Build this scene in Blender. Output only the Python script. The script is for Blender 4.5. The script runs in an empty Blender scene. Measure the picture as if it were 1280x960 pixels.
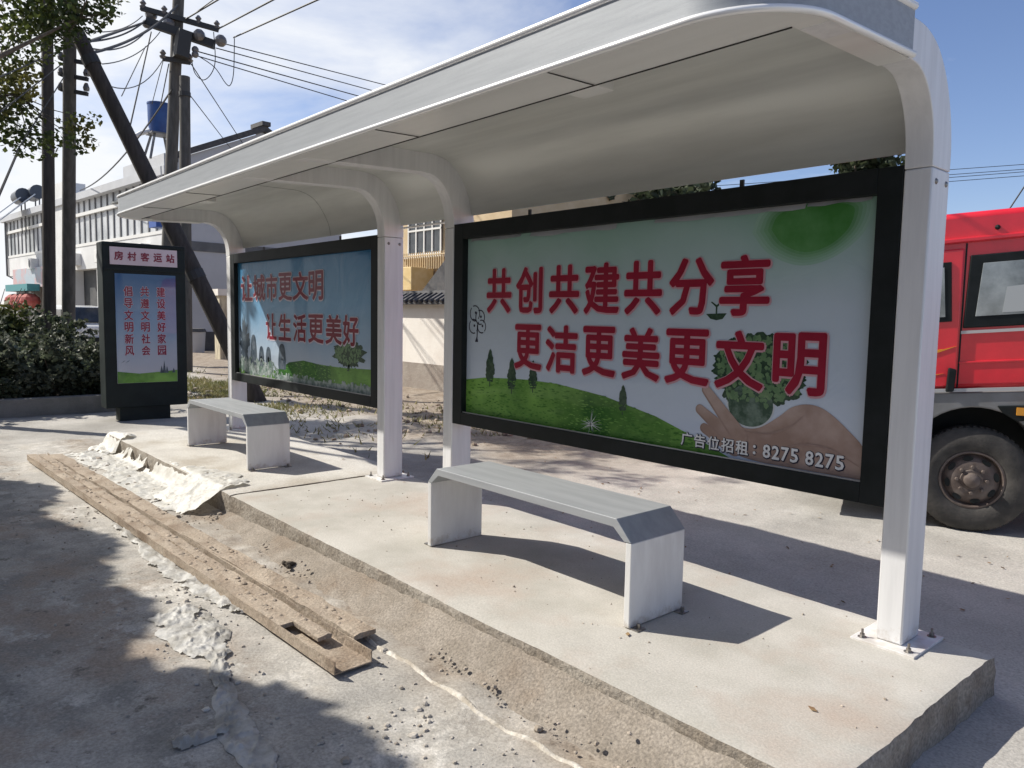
import bpy, math, random
import numpy as np
from mathutils import Vector, Matrix, noise as mnoise

sc = bpy.context.scene
C = sc.collection
R = math.radians

# ------------------------------------------------------------------ camera
MROT = np.array([[0.6569752827790099, 0.07855139250618597, -0.7498087466499569],
                 [0.7537015054657662, -0.04492545336315576, 0.6556796049129122],
                 [0.017819048124906187, -0.9958972750115617, -0.08871921521557913]])
FPX = 945.0
CAM = np.array([0.0, 0.0, 1.5])
cam_data = bpy.data.cameras.new('camera')
cam = bpy.data.objects.new('camera', cam_data)
C.objects.link(cam)
cam_data.sensor_width = 36.0
cam_data.lens = FPX / 1280 * 36.0
cam_data.clip_start = 0.05
cam_data.clip_end = 5000
mw = Matrix.Identity(4)
for i in range(3):
    mw[i][0] = MROT[i][0]; mw[i][1] = -MROT[i][1]; mw[i][2] = -MROT[i][2]; mw[i][3] = CAM[i]
cam.matrix_world = mw
sc.camera = cam

# ------------------------------------------------------------------ sky, sun, exposure
SUNV = Vector((-1.0, -0.65, 1.0)).normalized()          # towards the sun
w = bpy.data.worlds.new("World"); sc.world = w; w.use_nodes = True
nt = w.node_tree; nt.nodes.clear()
out = nt.nodes.new('ShaderNodeOutputWorld'); bg = nt.nodes.new('ShaderNodeBackground')
sky = nt.nodes.new('ShaderNodeTexSky'); sky.sky_type = 'NISHITA'; sky.sun_disc = False
sky.sun_elevation = math.asin(SUNV.z); sky.sun_rotation = math.atan2(SUNV.x, SUNV.y)
sky.air_density = 1.0; sky.dust_density = 0.15; sky.ozone_density = 2.2
bg.inputs['Strength'].default_value = 0.062
tc = nt.nodes.new('ShaderNodeTexCoord')
sep = nt.nodes.new('ShaderNodeSeparateXYZ'); nt.links.new(tc.outputs['Generated'], sep.inputs[0])
def wmath(op, a, b=None, clamp=False):
    n = nt.nodes.new('ShaderNodeMath'); n.operation = op; n.use_clamp = clamp
    for i, v in enumerate((a, b)):
        if v is None: continue
        if isinstance(v, (int, float)): n.inputs[i].default_value = v
        else: nt.links.new(v, n.inputs[i])
    return n.outputs[0]
den = wmath('ADD', wmath('MAXIMUM', sep.outputs[2], 0.0), 0.16)
comb = nt.nodes.new('ShaderNodeCombineXYZ')
nt.links.new(wmath('DIVIDE', sep.outputs[0], den), comb.inputs[0])
nt.links.new(wmath('DIVIDE', sep.outputs[1], den), comb.inputs[1])
cn = nt.nodes.new('ShaderNodeTexNoise'); cn.inputs['Scale'].default_value = 1.15
cn.inputs['Detail'].default_value = 9; cn.inputs['Roughness'].default_value = 0.58; cn.inputs['Distortion'].default_value = 0.35
nt.links.new(comb.outputs[0], cn.inputs['Vector'])
# more cloud towards -X (down the street), clear towards +Y
side = wmath('ADD', wmath('MULTIPLY', sep.outputs[0], -0.95), wmath('MULTIPLY', sep.outputs[1], -0.62))
dens = wmath('ADD', cn.outputs['Fac'], wmath('MULTIPLY', side, 0.42))
ramp = nt.nodes.new('ShaderNodeValToRGB')
ramp.color_ramp.elements[0].position = 0.50; ramp.color_ramp.elements[1].position = 0.86
nt.links.new(dens, ramp.inputs[0])
mix = nt.nodes.new('ShaderNodeMix'); mix.data_type = 'RGBA'
nt.links.new(ramp.outputs['Color'], mix.inputs['Factor'])
tint = nt.nodes.new('ShaderNodeMix'); tint.data_type = 'RGBA'; tint.blend_type = 'MULTIPLY'; tint.inputs['Factor'].default_value = 1.0
tint.inputs['B'].default_value = (1.55, 1.5, 1.72, 1); nt.links.new(sky.outputs[0], tint.inputs['A']); nt.links.new(tint.outputs['Result'], mix.inputs['A'])
mix.inputs['B'].default_value = (12.2, 12.5, 13.0, 1)
nt.links.new(mix.outputs['Result'], bg.inputs['Color'])
nt.links.new(bg.outputs[0], out.inputs[0])

sun_d = bpy.data.lights.new('sun', 'SUN'); sun_d.energy = 5.0; sun_d.angle = R(0.5); sun_d.color = (1.0, 0.95, 0.86)
sun = bpy.data.objects.new('sun', sun_d); C.objects.link(sun)
sun.rotation_euler = SUNV.to_track_quat('Z', 'Y').to_euler()
sc.view_settings.view_transform = 'Standard'; sc.view_settings.look = 'None'
sc.view_settings.exposure = 0.34; sc.view_settings.gamma = 1.0; sc.view_settings.use_curve_mapping = False

# ------------------------------------------------------------------ projection helpers (photo pixel -> point in the place)
def ray(x, y): return MROT @ np.array([x - 640, y - 480, FPX])
def atz(x, y, z): d = ray(x, y); return CAM + d * ((z - CAM[2]) / d[2])
def aty(x, y, Y): d = ray(x, y); return CAM + d * (Y / d[1])
def atx(x, y, X): d = ray(x, y); return CAM + d * (X / d[0])
def atd(x, y, dep): return CAM + ray(x, y) / FPX * dep

# ------------------------------------------------------------------ object helpers
def tag(o, label=None, cat=None, group=None, kind=None):
    if label: o['label'] = label
    if cat: o['category'] = cat
    if group: o['group'] = group
    if kind: o['kind'] = kind
    return o
def empty(name, loc, label=None, cat=None, group=None, rot=None):
    o = bpy.data.objects.new(name, None); C.objects.link(o); o.location = loc
    o.empty_display_size = 0.2
    if rot is not None: o.rotation_euler = rot
    tag(o, label, cat, group); return o
def root_loc(p):
    v = Vector((0, 0, 0))
    while p is not None:
        v += Vector(p.location); p = p.parent
    return v

class MB:
    def __init__(s): s.v = []; s.f = []; s.attr = None
    def add(s, vs, fs):
        o = len(s.v); s.v += [tuple(map(float, v)) for v in vs]; s.f += [tuple(i + o for i in f) for f in fs]; return s
    def box(s, a, b):
        x0, y0, z0 = a; x1, y1, z1 = b
        return s.add([(x0,y0,z0),(x1,y0,z0),(x1,y1,z0),(x0,y1,z0),(x0,y0,z1),(x1,y0,z1),(x1,y1,z1),(x0,y1,z1)],
                     [(0,3,2,1),(4,5,6,7),(0,1,5,4),(1,2,6,5),(2,3,7,6),(3,0,4,7)])
    def bar(s, p, q, wd, ht, up=(0, 0, 1)):
        p, q = Vector(p), Vector(q); d = (q - p).normalized(); u = Vector(up)
        r = d.cross(u)
        if r.length < 1e-4: r = d.cross(Vector((0, 1, 0)))
        r.normalize(); u = r.cross(d).normalized(); r *= wd / 2; u *= ht / 2
        return s.add([p-r-u, p+r-u, p+r+u, p-r+u, q-r-u, q+r-u, q+r+u, q-r+u],
                     [(0,1,2,3),(7,6,5,4),(0,4,5,1),(1,5,6,2),(2,6,7,3),(3,7,4,0)])
    def prism(s, poly, axis, a, b):
        # poly: list of 2D points; axis 'x': (y,z) extruded along x ; 'y': (x,z) ; 'z': (x,y)
        def mk(p, t): return {'x': (t, p[0], p[1]), 'y': (p[0], t, p[1]), 'z': (p[0], p[1], t)}[axis]
        n = len(poly)
        vs = [mk(p, a) for p in poly] + [mk(p, b) for p in poly]
        fs = [tuple(range(n))[::-1], tuple(range(n, 2*n))] + [(i, (i+1) % n, (i+1) % n + n, i + n) for i in range(n)]
        return s.add(vs, fs)
    def tube(s, pts, rad, n=8, cap=True):
        pts = [Vector(p) for p in pts]; k = len(pts)
        rads = rad if isinstance(rad, (list, tuple)) else [rad] * k
        vs = []; ref = None
        for i, p in enumerate(pts):
            d = (pts[min(i+1, k-1)] - pts[max(i-1, 0)]).normalized()
            if ref is None:
                ref = d.orthogonal().normalized()
            r = (ref - d * ref.dot(d)); r.normalize(); ref = r
            u = d.cross(r)
            vs += [p + (r * math.cos(2*math.pi*j/n) + u * math.sin(2*math.pi*j/n)) * rads[i] for j in range(n)]
        fs = [(i*n+j, i*n+(j+1) % n, (i+1)*n+(j+1) % n, (i+1)*n+j) for i in range(k-1) for j in range(n)]
        if cap: fs += [tuple(range(n))[::-1], tuple(range((k-1)*n, k*n))]
        return s.add(vs, fs)
    def lathe(s, prof, origin, axis, n=32):
        # prof: (radius, along) pairs ; axis: unit vector
        o = Vector(origin); ax = Vector(axis).normalized(); r = ax.orthogonal().normalized(); u = ax.cross(r); k = len(prof)
        vs = [o + ax*h + (r*math.cos(2*math.pi*j/n) + u*math.sin(2*math.pi*j/n))*rd for rd, h in prof for j in range(n)]
        fs = [(i*n+j, i*n+(j+1) % n, (i+1)*n+(j+1) % n, (i+1)*n+j) for i in range(k-1) for j in range(n)]
        return s.add(vs, fs)
    def ball(s, c, r, n=8, m=6, sq=(1, 1, 1)):
        c = Vector(c); vs = []
        for i in range(m + 1):
            t = math.pi * i / m
            for j in range(n):
                p = 2 * math.pi * j / n
                vs.append((c.x + r*sq[0]*math.sin(t)*math.cos(p), c.y + r*sq[1]*math.sin(t)*math.sin(p), c.z + r*sq[2]*math.cos(t)))
        return s.add(vs, [(i*n+j, (i+1)*n+j, (i+1)*n+(j+1) % n, i*n+(j+1) % n) for i in range(m) for j in range(n)])
    def build(s, name, mat, parent=None, smooth=False, bevel=0, local=False, seg=2):
        off = Vector((0, 0, 0)) if (local or parent is None) else root_loc(parent)
        me = bpy.data.meshes.new(name)
        vs = [(v[0]-off.x, v[1]-off.y, v[2]-off.z) for v in s.v]
        me.from_pydata(vs, [], s.f); me.update()
        me.materials.append(mat)
        o = bpy.data.objects.new(name, me); C.objects.link(o)
        if parent is not None: o.parent = parent
        if smooth:
            me.polygons.foreach_set('use_smooth', [True]*len(me.polygons))
            if smooth == 'auto':
                me.set_sharp_from_angle(angle=R(40))
        if bevel:
            b = o.modifiers.new('edge', 'BEVEL'); b.width = bevel; b.segments = seg; b.limit_method = 'ANGLE'; b.angle_limit = R(35)
        return o
def copy_tree(o, parent=None):
    c = o.copy(); C.objects.link(c)
    if parent is not None: c.parent = parent
    for ch in list(o.children): copy_tree(ch, c)
    return c
def spline(pts, sub=6, closed=False):
    P = [np.array(p, float) for p in pts]; n = len(P); res = []
    for i in range(n - 1):
        p0, p1, p2, p3 = P[max(i-1, 0)], P[i], P[i+1], P[min(i+2, n-1)]
        for t in np.linspace(0, 1, sub, endpoint=False):
            res.append(tuple(0.5*((2*p1)+(-p0+p2)*t+(2*p0-5*p1+4*p2-p3)*t*t+(-p0+3*p1-3*p2+p3)*t**3)))
    res.append(tuple(P[-1])); return res

# ------------------------------------------------------------------ materials
def mat(name, col, rough=0.6, metal=0.0, col2=None, scale=6.0, bump=0.0, bscale=60.0, coat=0.0, stretch=(1, 1, 1),
        col3=None, scale3=1.5, spec=0.5, lo=0.4, hi=0.62, island=0.0, trans=0.0, coatr=0.04, detail=6, rvar=0.0, fine=0.0, fscale=120.0, space='Object', mud=0.0):
    m = bpy.data.materials.new(name); m.use_nodes = True
    n = m.node_tree.nodes; l = m.node_tree.links; b = n['Principled BSDF']
    b.inputs['Roughness'].default_value = rough; b.inputs['Metallic'].default_value = metal
    b.inputs['Specular IOR Level'].default_value = spec
    b.inputs['Coat Weight'].default_value = coat; b.inputs['Coat Roughness'].default_value = coatr
    if trans:
        b.inputs['Transmission Weight'].default_value = 0
    tcn = n.new('ShaderNodeTexCoord'); mp = n.new('ShaderNodeMapping'); mp.inputs['Scale'].default_value = stretch
    if space == 'World':
        g = n.new('ShaderNodeNewGeometry'); l.new(g.outputs['Position'], mp.inputs['Vector'])
    else: l.new(tcn.outputs['Object'], mp.inputs['Vector'])
    def noise(sc_, det=detail, ro=0.6):
        t = n.new('ShaderNodeTexNoise'); t.inputs['Scale'].default_value = sc_; t.inputs['Detail'].default_value = det
        t.inputs['Roughness'].default_value = ro; l.new(mp.outputs[0], t.inputs['Vector']); return t
    def mx(f, a, c, blend='MIX'):
        x = n.new('ShaderNodeMix'); x.data_type = 'RGBA'; x.blend_type = blend
        for k, v in (('Factor', f), ('A', a), ('B', c)):
            if isinstance(v, (int, float)): x.inputs[k].default_value = v
            elif isinstance(v, tuple): x.inputs[k].default_value = (*v, 1)
            else: l.new(v, x.inputs[k])
        return x.outputs['Result']
    def rmp(src, a, c):
        r = n.new('ShaderNodeMapRange'); r.inputs['From Min'].default_value = a; r.inputs['From Max'].default_value = c
        l.new(src, r.inputs['Value']); return r.outputs[0]
    cur = col
    if col2:
        t = noise(scale); cur = mx(rmp(t.outputs['Fac'], lo, hi), col, col2)
        if rvar:
            rr = n.new('ShaderNodeMapRange'); rr.inputs['To Min'].default_value = rough; rr.inputs['To Max'].default_value = min(1, rough + rvar)
            l.new(t.outputs['Fac'], rr.inputs['Value']); l.new(rr.outputs[0], b.inputs['Roughness'])
    if col3:
        t = noise(scale3); cur = mx(rmp(t.outputs['Fac'], 0.5, 0.68), cur, col3)
    if fine:
        t = noise(fscale, 3); cur = mx(fine, cur, mx(rmp(t.outputs['Fac'], 0.3, 0.7), (0.3, 0.3, 0.3), (1.5, 1.5, 1.5)), 'MULTIPLY')
    if island:
        g = n.new('ShaderNodeNewGeometry'); r = n.new('ShaderNodeMapRange'); r.inputs['To Min'].default_value = 1-island; r.inputs['To Max'].default_value = 1+island
        l.new(g.outputs['Random Per Island'], r.inputs['Value'])
        hsv = n.new('ShaderNodeHueSaturation'); l.new(r.outputs[0], hsv.inputs['Value'])
        if isinstance(cur, tuple): hsv.inputs['Color'].default_value = (*cur, 1)
        else: l.new(cur, hsv.inputs['Color'])
        cur = hsv.outputs[0]
    if mud:                                  # splashed mortar and dust around the feet
        g = n.new('ShaderNodeNewGeometry'); sx = n.new('ShaderNodeSeparateXYZ'); l.new(g.outputs['Position'], sx.inputs[0])
        t = n.new('ShaderNodeTexNoise'); t.inputs['Scale'].default_value = 14; t.inputs['Detail'].default_value = 8; t.inputs['Roughness'].default_value = 0.7; l.new(g.outputs['Position'], t.inputs['Vector'])
        hgt = n.new('ShaderNodeMath'); hgt.operation = 'MULTIPLY_ADD'; l.new(sx.outputs[2], hgt.inputs[0]); hgt.inputs[1].default_value = -3.2; l.new(t.outputs['Fac'], hgt.inputs[2])
        mf = n.new('ShaderNodeMath'); mf.operation = 'MULTIPLY'; l.new(rmp(hgt.outputs[0], 0.34, 0.56), mf.inputs[0]); mf.inputs[1].default_value = mud
        cur = mx(mf.outputs[0], cur, (0.42, 0.36, 0.29))
    if isinstance(cur, tuple): b.inputs['Base Color'].default_value = (*cur, 1)
    else: l.new(cur, b.inputs['Base Color'])
    if bump:
        t = noise(bscale, 8, 0.65); bp = n.new('ShaderNodeBump'); bp.inputs['Strength'].default_value = bump; bp.inputs['Distance'].default_value = 0.02
        l.new(t.outputs['Fac'], bp.inputs['Height']); l.new(bp.outputs[0], b.inputs['Normal'])
    if trans:
        tr = n.new('ShaderNodeBsdfTranslucent'); mxs = n.new('ShaderNodeMixShader'); mxs.inputs[0].default_value = trans
        if isinstance(cur, tuple): tr.inputs['Color'].default_value = (*cur, 1)
        else: l.new(cur, tr.inputs['Color'])
        l.new(b.outputs[0], mxs.inputs[1]); l.new(tr.outputs[0], mxs.inputs[2])
        l.new(mxs.outputs[0], n['Material Output'].inputs['Surface'])
    return m

ALU = mat('white aluminium', (0.74, 0.74, 0.745), 0.42, 0.12, (0.67, 0.67, 0.675), 3.0, stretch=(6, 6, 0.5), rvar=0.2, bump=0.03, bscale=30, space='World', mud=0.7)
ALU_X = mat('canopy sheet', (0.68, 0.69, 0.655), 0.34, 0.2, (0.58, 0.59, 0.56), 1.6, stretch=(0.35, 3, 3), rvar=0.25, bump=0.05, bscale=8, space='World')
SOFFIT = mat('soffit sheet', (0.76, 0.765, 0.74), 0.38, 0.1, (0.70, 0.705, 0.68), 1.6, stretch=(0.35, 3, 3), space='World')
SEAM0 = mat('dark joint', (0.03, 0.03, 0.028), 0.8)
TRIM = mat('bright trim', (0.86, 0.86, 0.86), 0.25, 0.2)
STEEL = mat('grey sheet steel', (0.36, 0.375, 0.39), 0.42, 0.2, (0.31, 0.325, 0.34), 5, stretch=(0.4, 3, 3), rvar=0.2, space='World')
FASCIA = mat('grey fascia plate', (0.34, 0.36, 0.385), 0.5, 0.12, (0.30, 0.32, 0.345), 9, stretch=(0.3, 3, 6), rvar=0.15, fine=0.15, fscale=200, space='World')
LEGW = mat('bench leg sheet', (0.70, 0.70, 0.69), 0.36, 0.15, (0.65, 0.65, 0.64), 4, stretch=(2, 3, 0.8), rvar=0.25, col3=(0.62, 0.61, 0.60), scale3=2, space='World', mud=0.7)
BOLT = mat('zinc bolt', (0.30, 0.29, 0.28), 0.4, 0.8, (0.2, 0.18, 0.16), 40)
BLACKF = mat('black powder coat', (0.007, 0.010, 0.010), 0.45, 0.0, (0.012, 0.015, 0.016), 8, rvar=0.2, spec=0.25)
TOTEM = mat('dark green black coat', (0.010, 0.016, 0.016), 0.5, 0.0, (0.015, 0.023, 0.022), 5, rvar=0.2, spec=0.25, space='World')
DARKSTEEL = mat('dark bracket', (0.05, 0.05, 0.05), 0.5, 0.5)

# ------------------------------------------------------------------ text
def glyph_mesh(ch, off):
    cu = bpy.data.curves.new('glyph', 'FONT'); cu.body = ch; cu.size = 1.0; cu.offset = off; cu.resolution_u = 2
    ob = bpy.data.objects.new('glyph', cu); C.objects.link(ob)
    dg = bpy.context.evaluated_depsgraph_get(); dg.update()
    ev = ob.evaluated_get(dg); me = ev.to_mesh()
    vs = np.array([v.co[:] for v in me.vertices]) if len(me.vertices) else np.zeros((0, 3)); fs = [tuple(p.vertices) for p in me.polygons]
    ev.to_mesh_clear(); bpy.data.objects.remove(ob); bpy.data.curves.remove(cu)
    return vs, fs
_gc = {}
def glyph(ch, off):
    if (ch, off) not in _gc: _gc[(ch, off)] = glyph_mesh(ch, off)
    return _gc[(ch, off)]
def put_glyph(mb, ch, bold, h0, h1, z0, z1, place, d, dx=0, dz=0):
    """fit the glyph into the box h0..h1 x z0..z1 ; place(h,z,d)->xyz ; bold = stroke growth in metres"""
    v, f = glyph(ch, 0.0); lo = v.min(0); hi = v.max(0)
    s = (v - lo) / np.maximum(hi - lo, 1e-4)
    g = bold
    offs = [(0, 0)] if g <= 0 else [(0, 0)] + [(g*math.cos(a), g*math.sin(a)) for a in np.linspace(0, 2*math.pi, 8, endpoint=False)]
    for k, (ox, oz) in enumerate(offs):
        mb.add([place(h0 + g + a[0]*(h1-h0-2*g) + dx + ox, z0 + g + a[1]*(z1-z0-2*g) + dz + oz, d + 0.00012*k) for a in s], f)

# ------------------------------------------------------------------ ground
G0 = -0.19
rng = np.random.default_rng(7)
def axis_lines(lo, hi, step, far):
    core = np.arange(lo, hi + step/2, step); outl = []; s = step; x = hi
    while x < far: s *= 1.28; x += s; outl.append(x)
    outr = []; s = step; x = lo
    while x > -far: s *= 1.28; x -= s; outr.append(x)
    return np.array(outr[::-1] + list(core) + outl)
XS = axis_lines(-12.5, 1.2, 0.055, 1500); YS = axis_lines(-0.2, 7.0, 0.05, 1500)
def vnoise(x, y, sc_, oct=4, seed=0.0):
    return mnoise.fractal(Vector((x*sc_ + seed, y*sc_ - seed, seed*0.37)), 0.9, 2.0, oct)
def ground_h(x, y):
    h = G0
    if -30 < x < 20 and -20 < y < 30:
        h += 0.010 * vnoise(x, y, 1.1, 4) + 0.005 * vnoise(x, y, 7, 3, 3.1)
        # uneven dirt along the front of the platform
        g = math.exp(-((y - 2.02) / 0.28) ** 2) * (1 if -11 < x < 2 else 0)
        h += g * (0.016 * vnoise(x, y, 5, 5, 9.2) + 0.012)
        if y > 4.2 and x < -7:                                      # rough waste ground behind the stop
            k = min(1, (y - 4.2) / 2) * min(1, (-7 - x) / 1.5)
            h += k * (0.06 * vnoise(x, y, 1.3, 5, 5.5) + 0.03)
    return h
def dirt_w(x, y):
    a = 1 / (1 + math.exp(-((y - 5.9 + 0.35*(x + 9.5)*0.25) / 0.25 + 3*vnoise(x, y, 0.9, 3, 2.2)))) if x < 4 else 0
    if x > -7: a *= max(0, 1 - (x + 7) / 2.5)
    b = math.exp(-((y - 2.1) / 0.22) ** 2) * (1 if -11 < x < 3 else 0)
    b *= 0.9 + 0.6*vnoise(x, y, 3, 3, 1.3)
    return max(0, min(1, max(a, b)))
def white_w(x, y):
    a = math.exp(-((y - 1.50 + 0.01*x) / 0.48) ** 2) * (0.72 + 1.5*vnoise(x, y, 1.7, 5, 7.7)) if -11 < x < 2 else 0
    b = math.exp(-((y - 2.15)/0.35)**2) * math.exp(-((x + 9.2)/1.6)**2) * 1.1
    return max(0, min(1, max(a, b)))
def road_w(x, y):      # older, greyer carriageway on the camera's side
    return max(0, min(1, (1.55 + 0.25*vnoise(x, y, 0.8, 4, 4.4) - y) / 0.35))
nx, ny = len(XS), len(YS)
gv = []; wd = []; ww = []; wr = []
for y in YS:
    for x in XS:
        gv.append((x, y, ground_h(x, y)))
        near = abs(x) < 40 and abs(y) < 40
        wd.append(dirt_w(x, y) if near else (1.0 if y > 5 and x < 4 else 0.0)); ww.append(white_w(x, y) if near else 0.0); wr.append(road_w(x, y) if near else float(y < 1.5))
gf = [(j*nx+i, j*nx+i+1, (j+1)*nx+i+1, (j+1)*nx+i) for j in range(ny-1) for i in range(nx-1)]
def ground_material():
    m = bpy.data.materials.new('ground surface'); m.use_nodes = True
    n = m.node_tree.nodes; l = m.node_tree.links; b = n['Principled BSDF']; b.inputs['Roughness'].default_value = 0.92
    b.inputs['Specular IOR Level'].default_value = 0.25
    g = n.new('ShaderNodeNewGeometry')
    def noise(s, d=8, r=0.62):
        t = n.new('ShaderNodeTexNoise'); t.inputs['Scale'].default_value = s; t.inputs['Detail'].default_value = d; t.inputs['Roughness'].default_value = r
        l.new(g.outputs['Position'], t.inputs['Vector']); return t.outputs['Fac']
    def rmp(src, a, c, t0=0.0, t1=1.0):
        r = n.new('ShaderNodeMapRange'); r.inputs['From Min'].default_value = a; r.inputs['From Max'].default_value = c
        r.inputs['To Min'].default_value = t0; r.inputs['To Max'].default_value = t1
        l.new(src, r.inputs['Value']); return r.outputs[0]
    def mx(f, a, c, blend='MIX'):
        x = n.new('ShaderNodeMix'); x.data_type = 'RGBA'; x.blend_type = blend
        for k, v in (('Factor', f), ('A', a), ('B', c)):
            if isinstance(v, (int, float)): x.inputs[k].default_value = v
            elif isinstance(v, tuple): x.inputs[k].default_value = (*v, 1)
            else: l.new(v, x.inputs[k])
        return x.outputs['Result']
    def att(nm):
        a = n.new('ShaderNodeAttribute'); a.attribute_name = nm; return a.outputs['Fac']
    conc = mx(rmp(noise(1.3), 0.38, 0.64), (0.40, 0.38, 0.345), (0.51, 0.485, 0.445))
    conc = mx(rmp(noise(0.35, 5), 0.5, 0.66), conc, (0.29, 0.275, 0.25))
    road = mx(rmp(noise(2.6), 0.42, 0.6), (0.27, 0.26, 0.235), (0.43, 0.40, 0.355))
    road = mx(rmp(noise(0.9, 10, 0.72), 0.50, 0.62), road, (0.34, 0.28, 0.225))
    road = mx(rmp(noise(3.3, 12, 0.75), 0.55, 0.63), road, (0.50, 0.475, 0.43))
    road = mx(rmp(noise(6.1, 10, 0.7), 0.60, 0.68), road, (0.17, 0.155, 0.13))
    dirt = mx(rmp(noise(5.0), 0.4, 0.62), (0.25, 0.20, 0.155), (0.36, 0.305, 0.245))
    dirt = mx(rmp(noise(21), 0.55, 0.7), dirt, (0.14, 0.105, 0.075))
    white = mx(rmp(noise(9.0), 0.4, 0.6), (0.62, 0.59, 0.54), (0.47, 0.435, 0.38))
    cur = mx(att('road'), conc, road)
    cur = mx(att('dirt'), cur, dirt)
    wf = n.new('ShaderNodeMath'); wf.operation = 'MULTIPLY'; l.new(att('white'), wf.inputs[0]); l.new(rmp(noise(5.5, 12, 0.76), 0.42, 0.55), wf.inputs[1])
    cur = mx(wf.outputs[0], cur, white)
    cur = mx(1.0, cur, mx(rmp(noise(75, 4), 0.28, 0.72), (0.70, 0.70, 0.70), (1.22, 1.22, 1.22)), 'MULTIPLY')
    l.new(cur, b.inputs['Base Color'])
    bp = n.new('ShaderNodeBump'); bp.inputs['Strength'].default_value = 0.7; bp.inputs['Distance'].default_value = 0.012
    hgt = mx(0.5, noise(23, 10, 0.75), noise(90, 6, 0.75)); l.new(hgt, bp.inputs['Height']); l.new(bp.outputs[0], b.inputs['Normal'])
    return m
gm = MB(); gm.v = gv; gm.f = gf
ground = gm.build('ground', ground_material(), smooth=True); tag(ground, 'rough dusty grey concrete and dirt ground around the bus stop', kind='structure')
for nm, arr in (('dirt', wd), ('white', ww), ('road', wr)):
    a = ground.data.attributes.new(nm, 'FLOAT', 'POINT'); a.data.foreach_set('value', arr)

# raised concrete platforms (rough cast edges)
CONC = mat('platform concrete', (0.41, 0.39, 0.345), 0.88, 0, (0.525, 0.50, 0.455), 1.9, bump=0.14, bscale=90, col3=(0.43, 0.365, 0.31), scale3=1.3, spec=0.25, fine=0.22, fscale=110, space='World', lo=0.35, hi=0.65)
CONC2 = mat('pale platform concrete', (0.50, 0.475, 0.43), 0.88, 0, (0.60, 0.575, 0.525), 2.2, bump=0.16, bscale=80, col3=(0.42, 0.38, 0.32), scale3=1.4, spec=0.25, fine=0.28, fscale=70, space='World', lo=0.35, hi=0.65)
CASTE = mat('shaded dirty cast edge', (0.33, 0.295, 0.25), 0.92, 0, (0.24, 0.205, 0.165), 4, bump=0.9, bscale=28, col3=(0.38, 0.345, 0.295), scale3=2.5, spec=0.2, fine=0.5, fscale=60, space='World')  # side faces darker than the top: dirt and shade put into the colour
def slab(name, x0, x1, y0, y1, m, label, ztop=0.0, seed=0.0):
    mb = MB(); NX = int((x1-x0)/0.05); NY = int((y1-y0)/0.05)
    def edge(x, y, k): return 0.004*vnoise(x, y, k*0.4, 4, seed + 2.0) + 0.004*vnoise(x, y, k*3, 4, seed + 3.0)
    idx = {}
    for j in range(NY+1):
        for i in range(NX+1):
            x = x0 + (x1-x0)*i/NX; y = y0 + (y1-y0)*j/NY; dz = 0.004*vnoise(x, y, 1.2, 4, seed)
            bx = i in (0, NX); by = j in (0, NY)
            dx = dy = 0
            if bx: dx = edge(x, y, 9) * 1.6; dz -= 0.006
            if by: dy = edge(x, y, 6); dz -= 0.006
            idx[i, j] = len(mb.v); mb.v.append((x+dx, y+dy, ztop+dz))
    for j in range(NY):
        for i in range(NX): mb.f.append((idx[i,j], idx[i+1,j], idx[i+1,j+1], idx[i,j+1]))
    ring = [(i, 0) for i in range(NX)] + [(NX, j) for j in range(NY)] + [(i, NY) for i in range(NX, 0, -1)] + [(0, j) for j in range(NY, 0, -1)]
    prev = [idx[r] for r in ring]; ntop = len(mb.f)
    for lv in (0.03, 0.08, 0.14, 0.24):
        cur = []
        for (i, j), q in zip(ring, [idx[r] for r in ring]):
            x, y, z = mb.v[q]; k = 0.010
            cur.append(len(mb.v)); nxn = vnoise(x*3 + lv*9, y*3 - lv*7, 4, 4, seed+5)*k
            sx = -1 if i == 0 else (1 if i == NX else 0); sy = -1 if j == 0 else (1 if j == NY else 0)
            mb.v.append((x + sx*(nxn+0.006), y + sy*(nxn+0.006), ztop - lv))
        n_ = len(ring)
        for a in range(n_): mb.f.append((prev[a], cur[a], cur[(a+1) % n_], prev[(a+1) % n_]))
        prev = cur
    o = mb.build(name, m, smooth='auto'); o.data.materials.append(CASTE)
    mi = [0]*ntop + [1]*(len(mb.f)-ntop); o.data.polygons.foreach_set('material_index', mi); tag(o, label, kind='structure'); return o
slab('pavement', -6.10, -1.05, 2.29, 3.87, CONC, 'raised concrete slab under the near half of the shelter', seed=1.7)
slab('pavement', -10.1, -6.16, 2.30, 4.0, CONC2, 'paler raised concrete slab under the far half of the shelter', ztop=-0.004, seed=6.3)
# thin apron of yard concrete joining the far slab is part of the ground sheet

# sandy mortar bank along the near platform front
DIRT = mat('sandy mortar', (0.325, 0.285, 0.24), 0.95, 0, (0.26, 0.225, 0.185), 5, bump=0.5, bscale=60, col3=(0.235, 0.185, 0.14), scale3=1.7, spec=0.2, fine=0.5, fscale=90, space='World')
mb = MB(); xs = np.arange(-6.1, 1.2, 0.035); ts = np.linspace(0, 1, 16)
for x in xs:
    k = min(1, max(0, (x + 6.0) / 3.2)); top = -0.13 + 0.095*k if x < -1.06 else -0.12 - 0.06*min(1, (x+1.06)/0.5)
    yo = 1.99 + 0.05*vnoise(x, 0, 1.4, 3, 8.8)
    for t in ts:
        y = yo + (2.305 - yo)*t
        z = G0 - 0.03 + (top + 0.03 - G0) * (t**1.15) + 0.010*vnoise(x, y, 5, 5, 2.9)*(1 - 0.6*t) + 0.009*max(0, vnoise(x, y, 24, 4, 1.9))*(1-0.8*t)
        mb.v.append((x, y, z))
n_ = len(ts)
for i in range(len(xs)-1):
    for j in range(n_-1): mb.f.append((i*n_+j, (i+1)*n_+j, (i+1)*n_+j+1, i*n_+j+1))
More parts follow.
